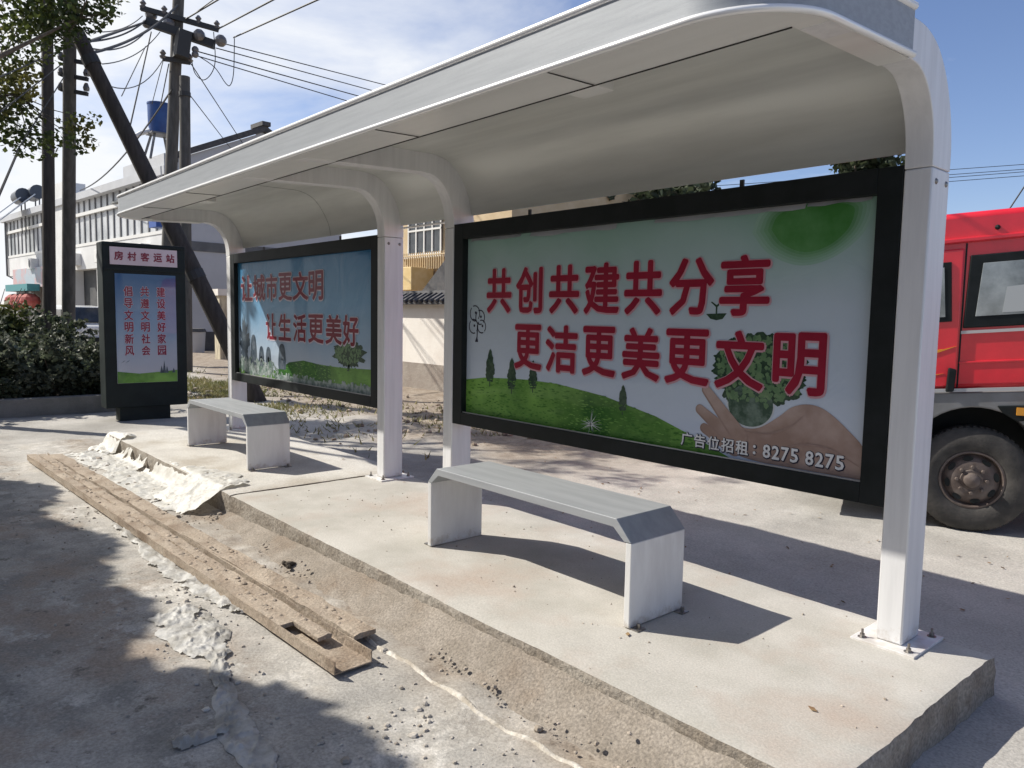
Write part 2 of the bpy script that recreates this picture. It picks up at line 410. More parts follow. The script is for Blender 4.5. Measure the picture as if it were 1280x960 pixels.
tag(mb.build('dirt', DIRT, smooth=True), 'sandy brown bank of mortar dirt along the platform front', kind='stuff')

# white edge line of dried slurry at the foot of the bank
SLURRY = mat('dried white slurry', (0.66, 0.62, 0.55), 0.9, 0, (0.42, 0.37, 0.3), 14, bump=0.6, bscale=50, space='World')
mb = MB()
for x in np.arange(-3.5, 0.6, 0.03):
    yc = 1.955 + 0.035*vnoise(x, 0, 1.6, 4, 8.8); wdt = 0.010 + 0.010*abs(vnoise(x, 3, 4, 3, 1.0))
    z = ground_h(x, yc)
    for dy, dz in ((-1, -0.004), (-0.4, 0.009), (0.4, 0.009), (1, -0.004)): mb.v.append((x, yc + dy*wdt, z + dz))
for i in range(len(mb.v)//4 - 1):
    for j in range(3): mb.f.append((i*4+j, i*4+4+j, i*4+5+j, i*4+1+j))
tag(mb.build('slurry', SLURRY, smooth=True), 'thin ragged white line of dried slurry along the gutter', kind='stuff')
# ------------------------------------------------------------------ bus shelter
sh = empty('bus_shelter', (-5.5, 3.7, 0), 'long white metal bus shelter with curved roof on four square posts', 'bus shelter')
PX = [(-1.465, -1.345), (-4.965, -4.845), (-5.99, -5.87), (-9.63, -9.51)]
PY0, PY1 = 3.60, 3.80
FL = mat('base plate white', (0.74, 0.73, 0.72), 0.45, 0.1, (0.6, 0.57, 0.53), 12, space='World')
outer = [(3.80, 2.19), (3.797, 2.30), (3.765, 2.44), (3.69, 2.585), (3.58, 2.69), (3.44, 2.738), (3.28, 2.742)]
inner = [(3.60, 2.19), (3.592, 2.30), (3.56, 2.41), (3.49, 2.51), (3.40, 2.565), (3.28, 2.577)]
o_s = spline(outer, 5); i_s = spline(inner, 5)
for a, b in PX:
    p = MB(); p.box((a, PY0, 0.012), (b, PY1, 2.188)); po = p.build('post', ALU, sh, bevel=0.008, smooth='auto')
    q = MB(); q.box((a-0.085, PY0-0.075, -0.004), (b+0.085, PY1+0.075, 0.011)); pl = q.build('base_plate', FL, po, bevel=0.002)
    for sx in (a-0.045, b+0.045):
        for sy in (PY0-0.035, PY1+0.035):
            t = MB(); t.lathe([(0, 0.028), (0.012, 0.028), (0.012, 0.012)], (sx, sy, 0), (0, 0, 1), 6)
            t.lathe([(0, 0.05), (0.006, 0.05), (0.006, 0.026)], (sx, sy, 0), (0, 0, 1), 8); t.lathe([(0.0, 0.0135), (0.02, 0.0135), (0.021, 0.011)], (sx, sy, 0), (0, 0, 1), 12)
            t.build('bolt', BOLT, po)
    for sy in (PY0+0.045, PY1-0.04):
        t = MB(); t.lathe([(0, 0.008), (0.008, 0.007), (0.013, 0.002), (0.014, 0)], (b, sy, 2.13), (1, 0, 0), 12); t.build('bolt', BOLT, po)
    yf = 2.63 if b > -2 else (2.68 if a < -9 else 2.35)
    rb = MB(); front = [(yf, 2.538 + 0.0419*(yf-2.35)), (yf, 2.700 + 0.045*(yf-2.35))]
    poly = i_s + front + o_s[::-1]
    rb.prism(poly, 'x', a, b)
    rb.build('rib', ALU, sh, smooth='auto', bevel=0.004)
# canopy sheet
prof = [(2.262, 2.700), (2.7, 2.728), (3.0, 2.738)] + [(y + 0.0, z) for y, z in o_s[::-1] if z > 2.275]
inn = []
for i, (y, z) in enumerate(prof):
    y0, z0 = prof[max(i-1, 0)]; y1, z1 = prof[min(i+1, len(prof)-1)]; L = math.hypot(y1-y0, z1-z0)
    inn.append((y + (z1-z0)/L*0.022, z - (y1-y0)/L*0.022))
prof = [(y, z - 0.003) if z > 2.6 else (y - 0.003, z) for y, z in prof]
cp = MB(); x0, x1 = -9.505, -1.468; k = len(prof); NX = 24
for s_, pr in enumerate((prof, inn)):
    for i in range(NX+1):
        x = x0 + (x1-x0)*i/NX
        for y, z in pr: cp.v.append((x, y, z))
def ci(s_, i, j): return s_*(NX+1)*k + i*k + j
for i in range(NX):
    for j in range(k-1):
        cp.f.append((ci(0,i,j), ci(0,i+1,j), ci(0,i+1,j+1), ci(0,i,j+1))); cp.f.append((ci(1,i,j+1), ci(1,i+1,j+1), ci(1,i+1,j), ci(1,i,j)))
    cp.f.append((ci(0,i,k-1), ci(0,i+1,k-1), ci(1,i+1,k-1), ci(1,i,k-1))); cp.f.append((ci(0,i+1,0), ci(0,i,0), ci(1,i,0), ci(1,i+1,0)))
for i in (0, NX):
    for j in range(k-1): cp.f.append((ci(0,i,j), ci(0,i,j+1), ci(1,i,j+1), ci(1,i,j)))
cp.build('canopy', ALU_X, sh, smooth='auto')
# bright strip added as the sunlit look of the canopy's back edge
lp = MB(); lp.box((-5.868, 3.776, 2.270), (-4.967, 3.806, 2.282)); lp.build('canopy_sunlit_edge', TRIM, sh)
# front edge: path in plan with rounded corners
def zb(y): return 2.532 + 0.045*(y - 2.25)
path = [(-1.333, 3.285)]
r1, r2 = 0.36, 0.62
for t in np.linspace(0, 90, 15): path.append((-1.333 - r1 + r1*math.cos(R(t)), 2.25 + r1 - r1*math.sin(R(t))))
for t in np.linspace(90, 180, 17): path.append((-9.68 + r2 + r2*math.cos(R(t)), 2.25 + r2 - r2*math.sin(R(t))))
path.append((-9.68, 3.285))
def normals(path):
    res = []
    for i in range(len(path)):
        a = path[max(i-1, 0)]; b = path[min(i+1, len(path)-1)]; d = np.array([b[0]-a[0], b[1]-a[1]]); d /= np.linalg.norm(d)
        res.append(np.array([-d[1], d[0]]))       # outward
    return res
nrm = normals(path)
if nrm[len(nrm)//2][1] > 0: nrm = [-v for v in nrm]
def sweep(mb, profile, zfun):
    k = len(profile)
    for (x, y), n_ in zip(path, nrm):
        for o_, h in profile: mb.v.append((x + n_[0]*o_, y + n_[1]*o_, zfun(y) + h))
    for i in range(len(path)-1):
        for j in range(k): mb.f.append((i*k+j, i*k+(j+1) % k, (i+1)*k+(j+1) % k, (i+1)*k+j))
    mb.f.append(tuple(range(k))); mb.f.append(tuple(range((len(path)-1)*k, len(path)*k))[::-1])
fa = MB(); sweep(fa, [(0, 0.016), (0, 0.186), (-0.03, 0.186), (-0.03, 0.016)], zb); fo = fa.build('fascia', FASCIA, sh, smooth='auto')
tr = MB(); cir = [(0.002 + 0.016*math.cos(t), 0.006 + 0.014*math.sin(t)) for t in np.linspace(0, 2*math.pi, 10, endpoint=False)]
sweep(tr, cir, zb); tr.build('lower_trim', TRIM, fo, smooth=True)
tr = MB(); cir = [(-0.006 + 0.02*math.cos(t), 0.194 + 0.017*math.sin(t)) for t in np.linspace(0, 2*math.pi, 10, endpoint=False)]
sweep(tr, cir, zb); tr.build('upper_trim', TRIM, fo, smooth=True)
# soffit of the hollow front beam: a band that follows the front edge
sf = MB()
for (x, y), n_ in zip(path, nrm):
    xi = min(max(x, -9.50), -1.470); yi = max(y, 2.585)
    for (xx, yy_), h in (((x - 0.012*n_[0], y - 0.012*n_[1]), 0.0035), ((x - 0.012*n_[0], y - 0.012*n_[1]), 0.0135), ((xi, yi), 0.0135), ((xi, yi), 0.0035)):
        sf.v.append((xx, yy_, zb(yy_) + h - (0.012 if y > 2.7 else 0)))
for i_ in range(len(path)-1):
    for j_ in range(4): sf.f.append((i_*4+j_, i_*4+(j_+1) % 4, i_*4+4+(j_+1) % 4, i_*4+4+j_))
sf.build('front_beam', SOFFIT, sh, smooth='auto')
t = MB(); t.box((-9.5, 2.583, zb(2.585)-0.001), (-1.47, 2.588, zb(2.585)+0.02)); t.build('beam_gap', SEAM0, sh)
SHADEBAND = mat('shaded ceiling band', (0.52, 0.525, 0.50), 0.3, 0.25, (0.46, 0.465, 0.44), 2, stretch=(0.3, 3, 3), space='World')  # dark band of shade and reflection behind the beam, put into the colour
for xa, xb in ((-4.84, -1.47), (-5.866, -4.97), (-9.5, -5.994)):
    t = MB(); t.box((xa, 2.592, 2.688), (xb, 2.83, 2.697)); t.build('ceiling_shade_band', SHADEBAND, sh)
for xa in (-2.62, -7.7):
    t = MB(); t.box((xa, 2.5895, 2.552), (xa + 0.19, 2.72, 2.686)); t.build('beam_bracket', SOFFIT, sh, bevel=0.004)
for xa in (-7.2,):          # joints between the bent ceiling sheets
    t = MB(); pts_ = [(y, z - 0.0235) if z > 2.6 else (y - 0.0235, z) for y, z in o_s if z > 2.285 and y < 3.8]
    t.tube([(xa, y_, z_) for y_, z_ in [(3.776 - 0.001, 2.30)] + [(a_ - 0.012*max(0, 1-abs(b_-2.6)/0.2), b_ - 0.010*max(0, 1-abs(b_-2.6)/0.2)) for a_, b_ in pts_] + [(2.84, 2.711)]], 0.0013, 5); t.build('sheet_joint', SEAM0, sh)
SEAM = SEAM0
for xs_ in (-2.41, -3.81, -7.0, -8.3):
    t = MB(); t.bar((xs_, 2.27, zb(2.27)+0.0015), (xs_ - 0.01, 2.578, zb(2.578)-0.0005), 0.004, 0.004); t.build('seam', SEAM, sh)
# hangers between light box and canopy
# ------------------------------------------------------------------ light boxes
def poster_mat(name, top, bot, z0, z1, extra=None, ct=0.5):
    m = bpy.data.materials.new(name); m.use_nodes = True
    n = m.node_tree.nodes; l = m.node_tree.links; b = n['Principled BSDF']; b.inputs['Specular IOR Level'].default_value = 0.2
    g = n.new('ShaderNodeNewGeometry'); s = n.new('ShaderNodeSeparateXYZ'); l.new(g.outputs['Position'], s.inputs[0])
    r = n.new('ShaderNodeMapRange'); r.inputs['From Min'].default_value = z0; r.inputs['From Max'].default_value = z1; l.new(s.outputs[2], r.inputs['Value'])
    t = n.new('ShaderNodeTexNoise'); t.inputs['Scale'].default_value = 1.1; t.inputs['Detail'].default_value = 4; l.new(g.outputs['Position'], t.inputs['Vector'])
    ad = n.new('ShaderNodeMath'); ad.operation = 'MULTIPLY_ADD'; l.new(t.outputs['Fac'], ad.inputs[0]); ad.inputs[1].default_value = 0.5; l.new(r.outputs[0], ad.inputs[2])
    sb = n.new('ShaderNodeMath'); sb.operation = 'SUBTRACT'; l.new(ad.outputs[0], sb.inputs[0]); sb.inputs[1].default_value = 0.25; sb.use_clamp = True
    cr = n.new('ShaderNodeValToRGB'); cr.color_ramp.elements[0].color = (*bot, 1); cr.color_ramp.elements[1].color = (*top, 1)
    if extra:
        for p_, c_ in extra: e = cr.color_ramp.elements.new(p_); e.color = (*c_, 1)
    l.new(sb.outputs[0], cr.inputs[0]); l.new(cr.outputs[0], b.inputs['Base Color'])
    b.inputs['Roughness'].default_value = 0.38; b.inputs['Coat Weight'].default_value = ct; b.inputs['Coat Roughness'].default_value = 0.03
    w_ = n.new('ShaderNodeTexNoise'); w_.inputs['Scale'].default_value = 2.6; w_.inputs['Detail'].default_value = 3; w_.inputs['Distortion'].default_value = 1.2
    l.new(g.outputs['Position'], w_.inputs['Vector']); bp = n.new('ShaderNodeBump'); bp.inputs['Strength'].default_value = 0.4; bp.inputs['Distance'].default_value = 0.03
    l.new(w_.outputs['Fac'], bp.inputs['Height']); l.new(bp.outputs[0], b.inputs['Normal'])
    return m
INKW = lambda nm, c, c2=None, s=8, ct=0.3: mat(nm, c, 0.45, 0, c2, s, coat=ct, coatr=0.04, space='World', spec=0.2)
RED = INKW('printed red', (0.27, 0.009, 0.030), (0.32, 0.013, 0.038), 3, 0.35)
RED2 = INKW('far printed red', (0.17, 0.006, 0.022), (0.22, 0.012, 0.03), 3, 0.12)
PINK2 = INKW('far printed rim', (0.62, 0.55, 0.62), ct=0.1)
PINK = INKW('printed pink outline', (0.60, 0.33, 0.37))
WHITEI = INKW('printed white', (0.75, 0.75, 0.75))
PALE = INKW('printed pale rim', (0.55, 0.58, 0.60))
GREENH = INKW('printed grass', (0.03, 0.12, 0.018), (0.21, 0.42, 0.08), 1.3)
GREEND = INKW('printed dark foliage', (0.018, 0.045, 0.025), (0.045, 0.085, 0.05), 30)
GREENL = INKW('printed leaf', (0.018, 0.075, 0.02), (0.07, 0.17, 0.06), 2.2)
SKIN = INKW('printed skin', (0.31, 0.21, 0.17), (0.46, 0.345, 0.30), 3)
SKIN2 = INKW('printed skin shade', (0.27, 0.18, 0.15), (0.34, 0.24, 0.205), 5)
INK = INKW('printed ink', (0.035, 0.03, 0.05))
DUSK = INKW('printed figures', (0.04, 0.06, 0.085), (0.10, 0.13, 0.16), 9)
FOAM = INKW('printed white flowers', (0.42, 0.47, 0.46), (0.13, 0.20, 0.16), 16)
FOAM2 = INKW('printed grey tone', (0.13, 0.16, 0.19), (0.09, 0.11, 0.14), 22)
ORB = INKW('printed glass orb', (0.03, 0.07, 0.045), (0.14, 0.20, 0.16), 16)

def flat(mb, poly, place, d):
    n = len(poly); mb.add([place(h, z, d) for h, z in poly], [tuple(range(n))])
def blobpoly(cx, cz, rx, rz, n=40, rough=0.0, seed=0, freq=3.0):
    res = []
    for i in range(n):
        t = 2*math.pi*i/n; k = 1 + rough*mnoise.fractal(Vector((math.cos(t)*freq+seed, math.sin(t)*freq, seed)), 0.8, 2, 4)
        res.append((cx + rx*k*math.cos(t), cz + rz*k*math.sin(t)))
    return res
def light_box(name, x0, x1, label, pm):
    z0, z1 = 0.64, 2.212
    root = empty(name, ((x0+x1)/2, 3.66, z0), label, 'billboard', 'light boxes hung between the shelter posts')
    f = MB(); bw, bb, bt = 0.115, 0.098, 0.118; ya, yb = 3.603, 3.735
    f.box((x0, ya, z0), (x0+bw, yb, z1)); f.box((x1-bw, ya, z0), (x1, yb, z1))
    f.box((x0+bw, ya, z1-bt), (x1-bw, yb, z1)); f.box((x0+bw, ya, z0), (x1-bw, yb, z0+bb))
    f.box((x0+bw, 3.70, z0+bb), (x1-bw, 3.732, z1-bt))
    f.build('frame', BLACKF, root, bevel=0.004)
    g = MB(); g.bar((x0+bw, 3.622, z0+bb+0.004), (x1-bw, 3.622, z0+bb+0.004), 0.012, 0.006); g.build('glass_bead', mat('aluminium bead', (0.5, 0.5, 0.5), 0.4, 0.6), root)
    # poster sheet with slight waves
    p = MB(); nx_, nz_ = 40, 16
    for i in range(nx_+1):
        for j in range(nz_+1):
            p.v.append((x0+bw + (x1-x0-2*bw)*i/nx_, 3.655, z0+bb + (z1-z0-bb-bt)*j/nz_))
    for i in range(nx_):
        for j in range(nz_): a = i*(nz_+1)+j; p.f.append((a, a+nz_+1, a+nz_+2, a+1))
    po = p.build('poster', pm, root)
    for xx in (x0+0.75, x1-0.9):
        t = MB(); t.box((xx-0.012, 3.715, z1), (xx+0.012, 3.727, z1+0.058)); t.build('hanger', DARKSTEEL, root)
    return root, po
pl = lambda h, z, d: (h, 3.655 - d, z)
lb1, po1 = light_box('billboard', -4.843, -1.467, 'near billboard printed with a hand holding a tree and two rows of red characters',
                     poster_mat('near poster print', (0.27, 0.43, 0.36), (0.54, 0.60, 0.72), 0.74, 2.1, [(0.55, (0.50, 0.58, 0.64))]))
lb2, po2 = light_box('billboard', -9.505, -5.995, 'far blue billboard printed with figures, a tree and red characters',
                     poster_mat('far poster print', (0.02, 0.16, 0.34), (0.50, 0.56, 0.64), 0.85, 2.1, [(0.6, (0.13, 0.30, 0.48))], 0.22))
def lettering(parent, rows, bold, rim, place, d0, mred, mout):
    a = MB(); b = MB()
    for txt, boxes in rows:
        for ch, (h0, h1, z0, z1) in zip(txt, boxes):
            e = rim - bold
            put_glyph(b, ch, rim, h0-e, h1+e, z0-e, z1+e, place, d0, dx=0.003, dz=-0.003); put_glyph(a, ch, bold, h0, h1, z0, z1, place, d0 + 0.0018)
    b.build('lettering_outline', mout, parent); a.build('lettering', mred, parent)
rA = [(-4.485,-4.2),(-4.148,-3.868),(-3.802,-3.514),(-3.471,-3.164),(-3.125,-2.832),(-2.781,-2.471),(-2.435,-2.127)]
rB = [(-4.156,-3.864),(-3.826,-3.517),(-3.473,-3.179),(-3.13,-2.831),(-2.795,-2.481),(-2.446,-2.141),(-2.091,-1.803)]
ph = []
# printed picture on the near poster
t = MB(); hill = [(-4.728,0.74),(-4.728,1.0),(-4.5,1.03),(-4.253,1.042),(-4.0,1.05),(-3.708,1.044),(-3.267,0.998),(-2.848,0.913),(-2.502,0.804),(-2.33,0.74)]
flat(t, hill, pl, 0.001); t.build('printed_hill', GREENH, po1)
for (bx, bz, h) in ((-4.435,0.985,0.27),(-4.183,0.95,0.25),(-3.952,0.975,0.22),(-3.112,0.905,0.18)):
    t = MB(); rt = random.Random(int(bx*100)); prof_t = [(0.02,-0.07),(0.025,0.08),(0.12,0.07),(0.17,0.2),(0.19,0.36),(0.165,0.55),(0.12,0.75),(0.06,0.92),(0.0,1.0)]
    jit = lambda w_: w_*(1 + rt.uniform(-.18, .18))
    fine_ = [(a0+(a1-a0)*q, b0+(b1-b0)*q) for (a0, b0), (a1, b1) in zip(prof_t[2:-1], prof_t[3:]) for q in (0, .33, .66)]
    rgt = prof_t[:2] + fine_ + [prof_t[-1]]; flat(t, [(bx+h*jit(a_), bz+h*b_) for a_, b_ in rgt] + [(bx-h*jit(a_), bz+h*b_) for a_, b_ in rgt[::-1][1:]], pl, 0.0022)
    t.build('printed_tree', GREEND, po1)
t = MB()
ln = blobpoly(-4.62, 1.51, 0.06, 0.06, 14); 
for cx, cz, rr in ((-4.63,1.52,0.055),(-4.565,1.49,0.05),(-4.545,1.42,0.045),(-4.645,1.42,0.05)):
    for i in range(16):
        if i % 8 == 5: continue
        a0 = 2*math.pi*i/16; a1 = 2*math.pi*(i+1)/16
        flat(t, [(cx+rr*math.cos(a0), cz+rr*math.sin(a0)),(cx+rr*math.cos(a1), cz+rr*math.sin(a1)),(cx+(rr+0.009)*math.cos(a1), cz+(rr+0.009)*math.sin(a1)),(cx+(rr+0.009)*math.cos(a0), cz+(rr+0.009)*math.sin(a0))], pl, 0.0015)
    flat(t, blobpoly(cx+0.01, cz+0.005, 0.011, 0.011, 8), pl, 0.0015)
flat(t, [(-4.625,1.30),(-4.585,1.30),(-4.595,1.33),(-4.590,1.43),(-4.602,1.43),(-4.605,1.34)], pl, 0.0015)
t.build('printed_sketch_tree', INK, po1)
def inside(p, poly):
    x, y = p; c = False
    for (x1_, y1_), (x2_, y2_) in zip(poly, poly[1:] + poly[:1]):
        if (y1_ > y) != (y2_ > y) and x < (x2_-x1_)*(y-y1_)/(y2_-y1_) + x1_: c = not c
    return c
def dabs(parent, poly, n, size, m, d, seed, aspect=1.0, name='printed_texture'):
    rq = random.Random(seed); xs_ = [p[0] for p in poly]; zs_ = [p[1] for p in poly]; t = MB(); k = 0
    while k < n:
        p = (rq.uniform(min(xs_), max(xs_)), rq.uniform(min(zs_), max(zs_)))
        if inside(p, poly):
            sz = size*rq.uniform(0.5, 1.4); a0 = rq.uniform(0, 6.28)
            flat(t, [(p[0] + sz*math.cos(a0+q)*rq.uniform(.6, 1.2), p[1] + sz*aspect*math.sin(a0+q)*rq.uniform(.6, 1.2)) for q in (0, 1.2, 2.5, 3.8, 5.1)], pl, d + 0.000004*k); k += 1
    t.build(name, m, parent)
LEAFR = spline([(-2.21,1.95),(-2.13,1.86),(-1.99,1.805),(-1.85,1.83),(-1.74,1.91),(-1.70,2.0),(-1.72,2.05),(-1.85,2.075),(-2.05,2.07),(-2.17,2.03),(-2.21,1.95)], 6)[:-1]
for k in range(6):
    f_ = 1.16 - 0.075*k; g_ = k/5
    t = MB(); flat(t, [(-1.90 + (x_+1.93)*f_*1.08, min(2.091, 1.99 + (z_-1.965)*f_*1.1)) for x_, z_ in LEAFR], pl, 0.0010 + 0.00018*k)
    t.build('printed_leaf', INKW('printed leaf tone', (0.30 - 0.25*g_, 0.46 - 0.27*g_, 0.37 - 0.33*g_), (0.28 - 0.16*g_, 0.44 - 0.14*g_, 0.35 - 0.24*g_), 2.5), po1)
TIPG = INKW('printed light foliage', (0.10, 0.19, 0.09), (0.17, 0.27, 0.13), 20); GRL = INKW('printed light grass', (0.09, 0.24, 0.04), (0.19, 0.38, 0.08), 4); GRD = INKW('printed dark grass', (0.045, 0.15, 0.022), (0.085, 0.22, 0.035), 4)
dabs(po1, hill, 500, 0.016, GRL, 0.0013, 5, 0.25); dabs(po1, hill, 500, 0.018, GRD, 0.0013, 6, 0.25)
crown_ = [(a_, b_) for a_, b_ in blobpoly(-2.18, 1.235, 0.26, 0.185, 60, 0.13, 3.1, 6)]
dabs(po1, crown_, 420, 0.014, TIPG, 0.0014, 7)
t = MB(); flat(t, [(a_, b_) for a_, b_ in blobpoly(-2.18, 1.235, 0.28, 0.20, 220, 0.13, 3.1, 6)], pl, 0.0012)
t.build('printed_tree', GREEND, po1)
t = MB(); flat(t, blobpoly(-2.215, 1.045, 0.145, 0.125, 40), pl, 0.0011); t.build('printed_orb_rim', PALE, po1)
t = MB(); flat(t, blobpoly(-2.215, 1.045, 0.136, 0.117, 40), pl, 0.0016); t.build('printed_orb', ORB, po1)
def capsule(a, b, r0, r1, n=9):
    a = np.array(a); b = np.array(b); d = (b-a)/np.linalg.norm(b-a); t0 = math.atan2(d[1], d[0])
    return [tuple(b + r1*np.array([math.cos(t0+q), math.sin(t0+q)])) for q in np.linspace(-1.57, 1.57, n)] + [tuple(a + r0*np.array([math.cos(t0+q), math.sin(t0+q)])) for q in np.linspace(1.57, 4.71, n)]
t = MB(); flat(t, spline([(-1.585,0.742),(-1.585,0.88),(-1.68,0.98),(-1.79,1.06),(-1.88,1.082),(-1.97,1.06),(-2.04,1.005),(-2.11,0.955),(-2.17,0.925),(-2.24,0.918),(-2.31,0.94),(-2.36,0.93),(-2.42,0.88),(-2.40,0.83),(-2.34,0.785),(-2.24,0.755),(-2.1,0.742)], 5)[:-1], pl, 0.0021)
t.build('printed_hand', SKIN, po1)
for k, (a, b_, ra, rb_) in enumerate((((-2.30,0.80),(-2.50,0.885),0.042,0.024),((-2.29,0.83),(-2.535,0.99),0.044,0.024),((-2.27,0.865),(-2.497,1.105),0.044,0.024))):
    t = MB(); flat(t, capsule(a, b_, ra+0.006, rb_+0.005), pl, 0.0023 + 0.0006*k); t.build('printed_finger_shade', SKIN2, po1)
    t = MB(); flat(t, capsule((a[0]+0.004, a[1]+0.004), (b_[0]+0.004, b_[1]+0.003), ra, rb_), pl, 0.0026 + 0.0006*k); t.build('printed_finger', SKIN, po1)
t = MB()
for pts_, wq in (([(-2.24,0.90),(-2.10,0.90),(-1.98,0.95),(-1.90,1.03)], 0.010), ([(-1.60,0.80),(-1.75,0.86),(-1.88,0.87),(-2.0,0.845)], 0.012), ([(-2.3,0.80),(-2.15,0.78),(-2.0,0.79)], 0.010)):
    P_ = spline(pts_, 6); n_ = len(P_); up_ = [(x_, z_ + wq*math.sin(math.pi*k/(n_-1))) for k, (x_, z_) in enumerate(P_)]; flat(t, P_ + up_[::-1][1:-1], pl, 0.0046)
t.build('printed_hand_shade', SKIN2, po1)
t = MB(); flat(t, [(-2.52+0.0,1.535),(-2.49,1.508),(-2.45,1.50),(-2.41,1.508),(-2.385,1.54)], pl, 0.0012); flat(t, [(-2.457,1.535),(-2.447,1.535),(-2.447,1.575),(-2.457,1.575)], pl, 0.0012)
flat(t, [(-2.452,1.57),(-2.49,1.60),(-2.485,1.605),(-2.452,1.585),(-2.42,1.61),(-2.415,1.6)], pl, 0.0012); t.build('printed_sprout', GREEND, po1)
lettering(po1, [('共创共建共分享', [(a, b, 1.525, 1.855) for a, b in rA]), ('更洁更美更文明', [(a, b, 1.122, 1.447) for a, b in rB])], 0.0085, 0.0165, pl, 0.0032, RED, PINK)
# phone line
s_txt = '广告位招租：'; w0 = -2.655; boxes = []
for i in range(5): boxes.append((w0 + i*0.091, w0 + i*0.091 + 0.078, 0.768, 0.846))
a = MB(); b = MB()
for ch, bx_ in zip('广告位招租', boxes): put_glyph(b, ch, 0.006, bx_[0]-.005, bx_[1]+.005, bx_[2]-.005, bx_[3]+.005, pl, 0.0032, dx=0.002, dz=-0.002); put_glyph(a, ch, 0.0015, *bx_, pl, 0.0050)
for zc in (0.79, 0.825):
    flat(b, blobpoly(-2.173, zc-0.002, 0.013, 0.013, 10), pl, 0.0032); flat(a, blobpoly(-2.176, zc, 0.0085, 0.0085, 10), pl, 0.0047)
hx = -2.125
for ch in '8275 8275':
    if ch == ' ': hx += 0.03; continue
    put_glyph(b, ch, 0.007, hx-.005, hx+0.049, 0.767, 0.851, pl, 0.0032, dx=0.002, dz=-0.002); put_glyph(a, ch, 0.0022, hx, hx+0.044, 0.772, 0.846, pl, 0.0050); hx += 0.0525
b.build('phone_lettering_outline', INK, po1); a.build('phone_lettering', WHITEI, po1)
# star crack in the glass and wrinkled tape along the top
t = MB(); rnd = random.Random(3)
for i in range(22):
    an = rnd.uniform(0, 2*math.pi); L = rnd.uniform(0.03, 0.12); wq = rnd.uniform(0.0012, 0.003); c0 = (-3.379, 0.805)
    e_ = (c0[0]+L*math.cos(an), c0[1]+L*math.sin(an)*0.9); nn_ = (-math.sin(an)*wq, math.cos(an)*wq)
    flat(t, [(c0[0]-nn_[0], c0[1]-nn_[1]), e_, (c0[0]+nn_[0], c0[1]+nn_[1])], pl, 0.006)
t.build('glass_crack', mat('crack glint', (0.75, 0.78, 0.78), 0.3), lb1)
TAPE = mat('crumpled film', (0.55, 0.56, 0.57), 0.22, 0, coat=0.6)
for x0_, x1_, zc in ((-4.68,-4.1,2.083),(-4.0,-3.2,2.075),(-2.9,-1.95,2.078),(-1.94,-1.62,2.086)):
    n_ = 14; t = MB()
    for i in range(n_):
        xa = x0_ + (x1_-x0_)*i/n_; xb = x0_ + (x1_-x0_)*(i+1)/n_
        ha = 0.006 + 0.022*abs(vnoise(xa, 0, 3, 3, zc)); hb = 0.006 + 0.022*abs(vnoise(xb, 0, 3, 3, zc))
        t.add([(xa, 3.640, zc-ha), (xb, 3.640, zc-hb), (xb, 3.652, 2.094), (xa, 3.652, 2.094)], [(0,1,2,3)])
    t.build('poster_tape', TAPE, lb1)
# printed picture on the far poster
t = MB(); flat(t, [(-9.39,0.738),(-9.39,0.80),(-8.6,0.80),(-8.2,0.86),(-7.95,0.95),(-7.6,0.99),(-7.2,0.965),(-6.7,0.965),(-6.112,0.985),(-6.112,0.738)], pl, 0.001); t.build('printed_hill', GREENH, po2)
t = MB(); flat(t, [(-6.642,0.94),(-6.605,0.94),(-6.615,1.03)] + blobpoly(-6.62, 1.11, 0.31, 0.12, 150, 0.24, 1.7, 5)[112:] + blobpoly(-6.62, 1.11, 0.31, 0.12, 150, 0.24, 1.7, 5)[:112] + [(-6.63,1.03)], pl, 0.0014); t.build('printed_tree', GREEND, po2)
t = MB(); flat(t, blobpoly(-9.2, 1.1, 0.13, 0.32, 120, 0.55, 4.7, 5), pl, 0.0012); t.build('printed_tree', DUSK, po2)
t = MB(); flat(t, blobpoly(-8.9, 0.835, 0.5, 0.095, 60, 0.35, 8, 3), pl, 0.0016); flat(t, [(-8.3,0.74),(-6.12,0.74),(-6.12,0.82),(-6.8,0.80),(-7.5,0.79),(-8.2,0.80)], pl, 0.0014); t.build('printed_flowers', FOAM, po2)
for cx, zt, rw in ((-8.93,1.23,0.085),(-8.70,1.10,0.075),(-8.50,1.10,0.075),(-8.13,1.15,0.095)):
    t = MB(); flat(t, spline([(cx-rw, 0.86), (cx-rw*1.05, zt-0.2), (cx-rw*0.7, zt-0.04), (cx, zt), (cx+rw*0.7, zt-0.04), (cx+rw*1.05, zt-0.2), (cx+rw, 0.86)], 4), pl, 0.0020); t.build('printed_figure', DUSK, po2)
    t = MB(); flat(t, blobpoly(cx+0.01, zt-0.13, rw*0.5, 0.06, 14), pl, 0.0026); t.build('printed_face', FOAM2, po2)
    t = MB(); flat(t, [(cx-rw*0.5,0.862),(cx+rw*0.5,0.862),(cx+rw*0.4,0.96),(cx,0.99),(cx-rw*0.4,0.96)], pl, 0.0026); t.build('printed_dress', FOAM2, po2)
rC = [(-9.288,-8.932),(-8.915,-8.569),(-8.542,-8.237),(-8.201,-7.856),(-7.841,-7.464),(-7.455,-7.128)]
rD = [(-8.554,-8.263),(-8.211,-7.888),(-7.831,-7.515),(-7.47,-7.124),(-7.082,-6.741),(-6.721,-6.414)]
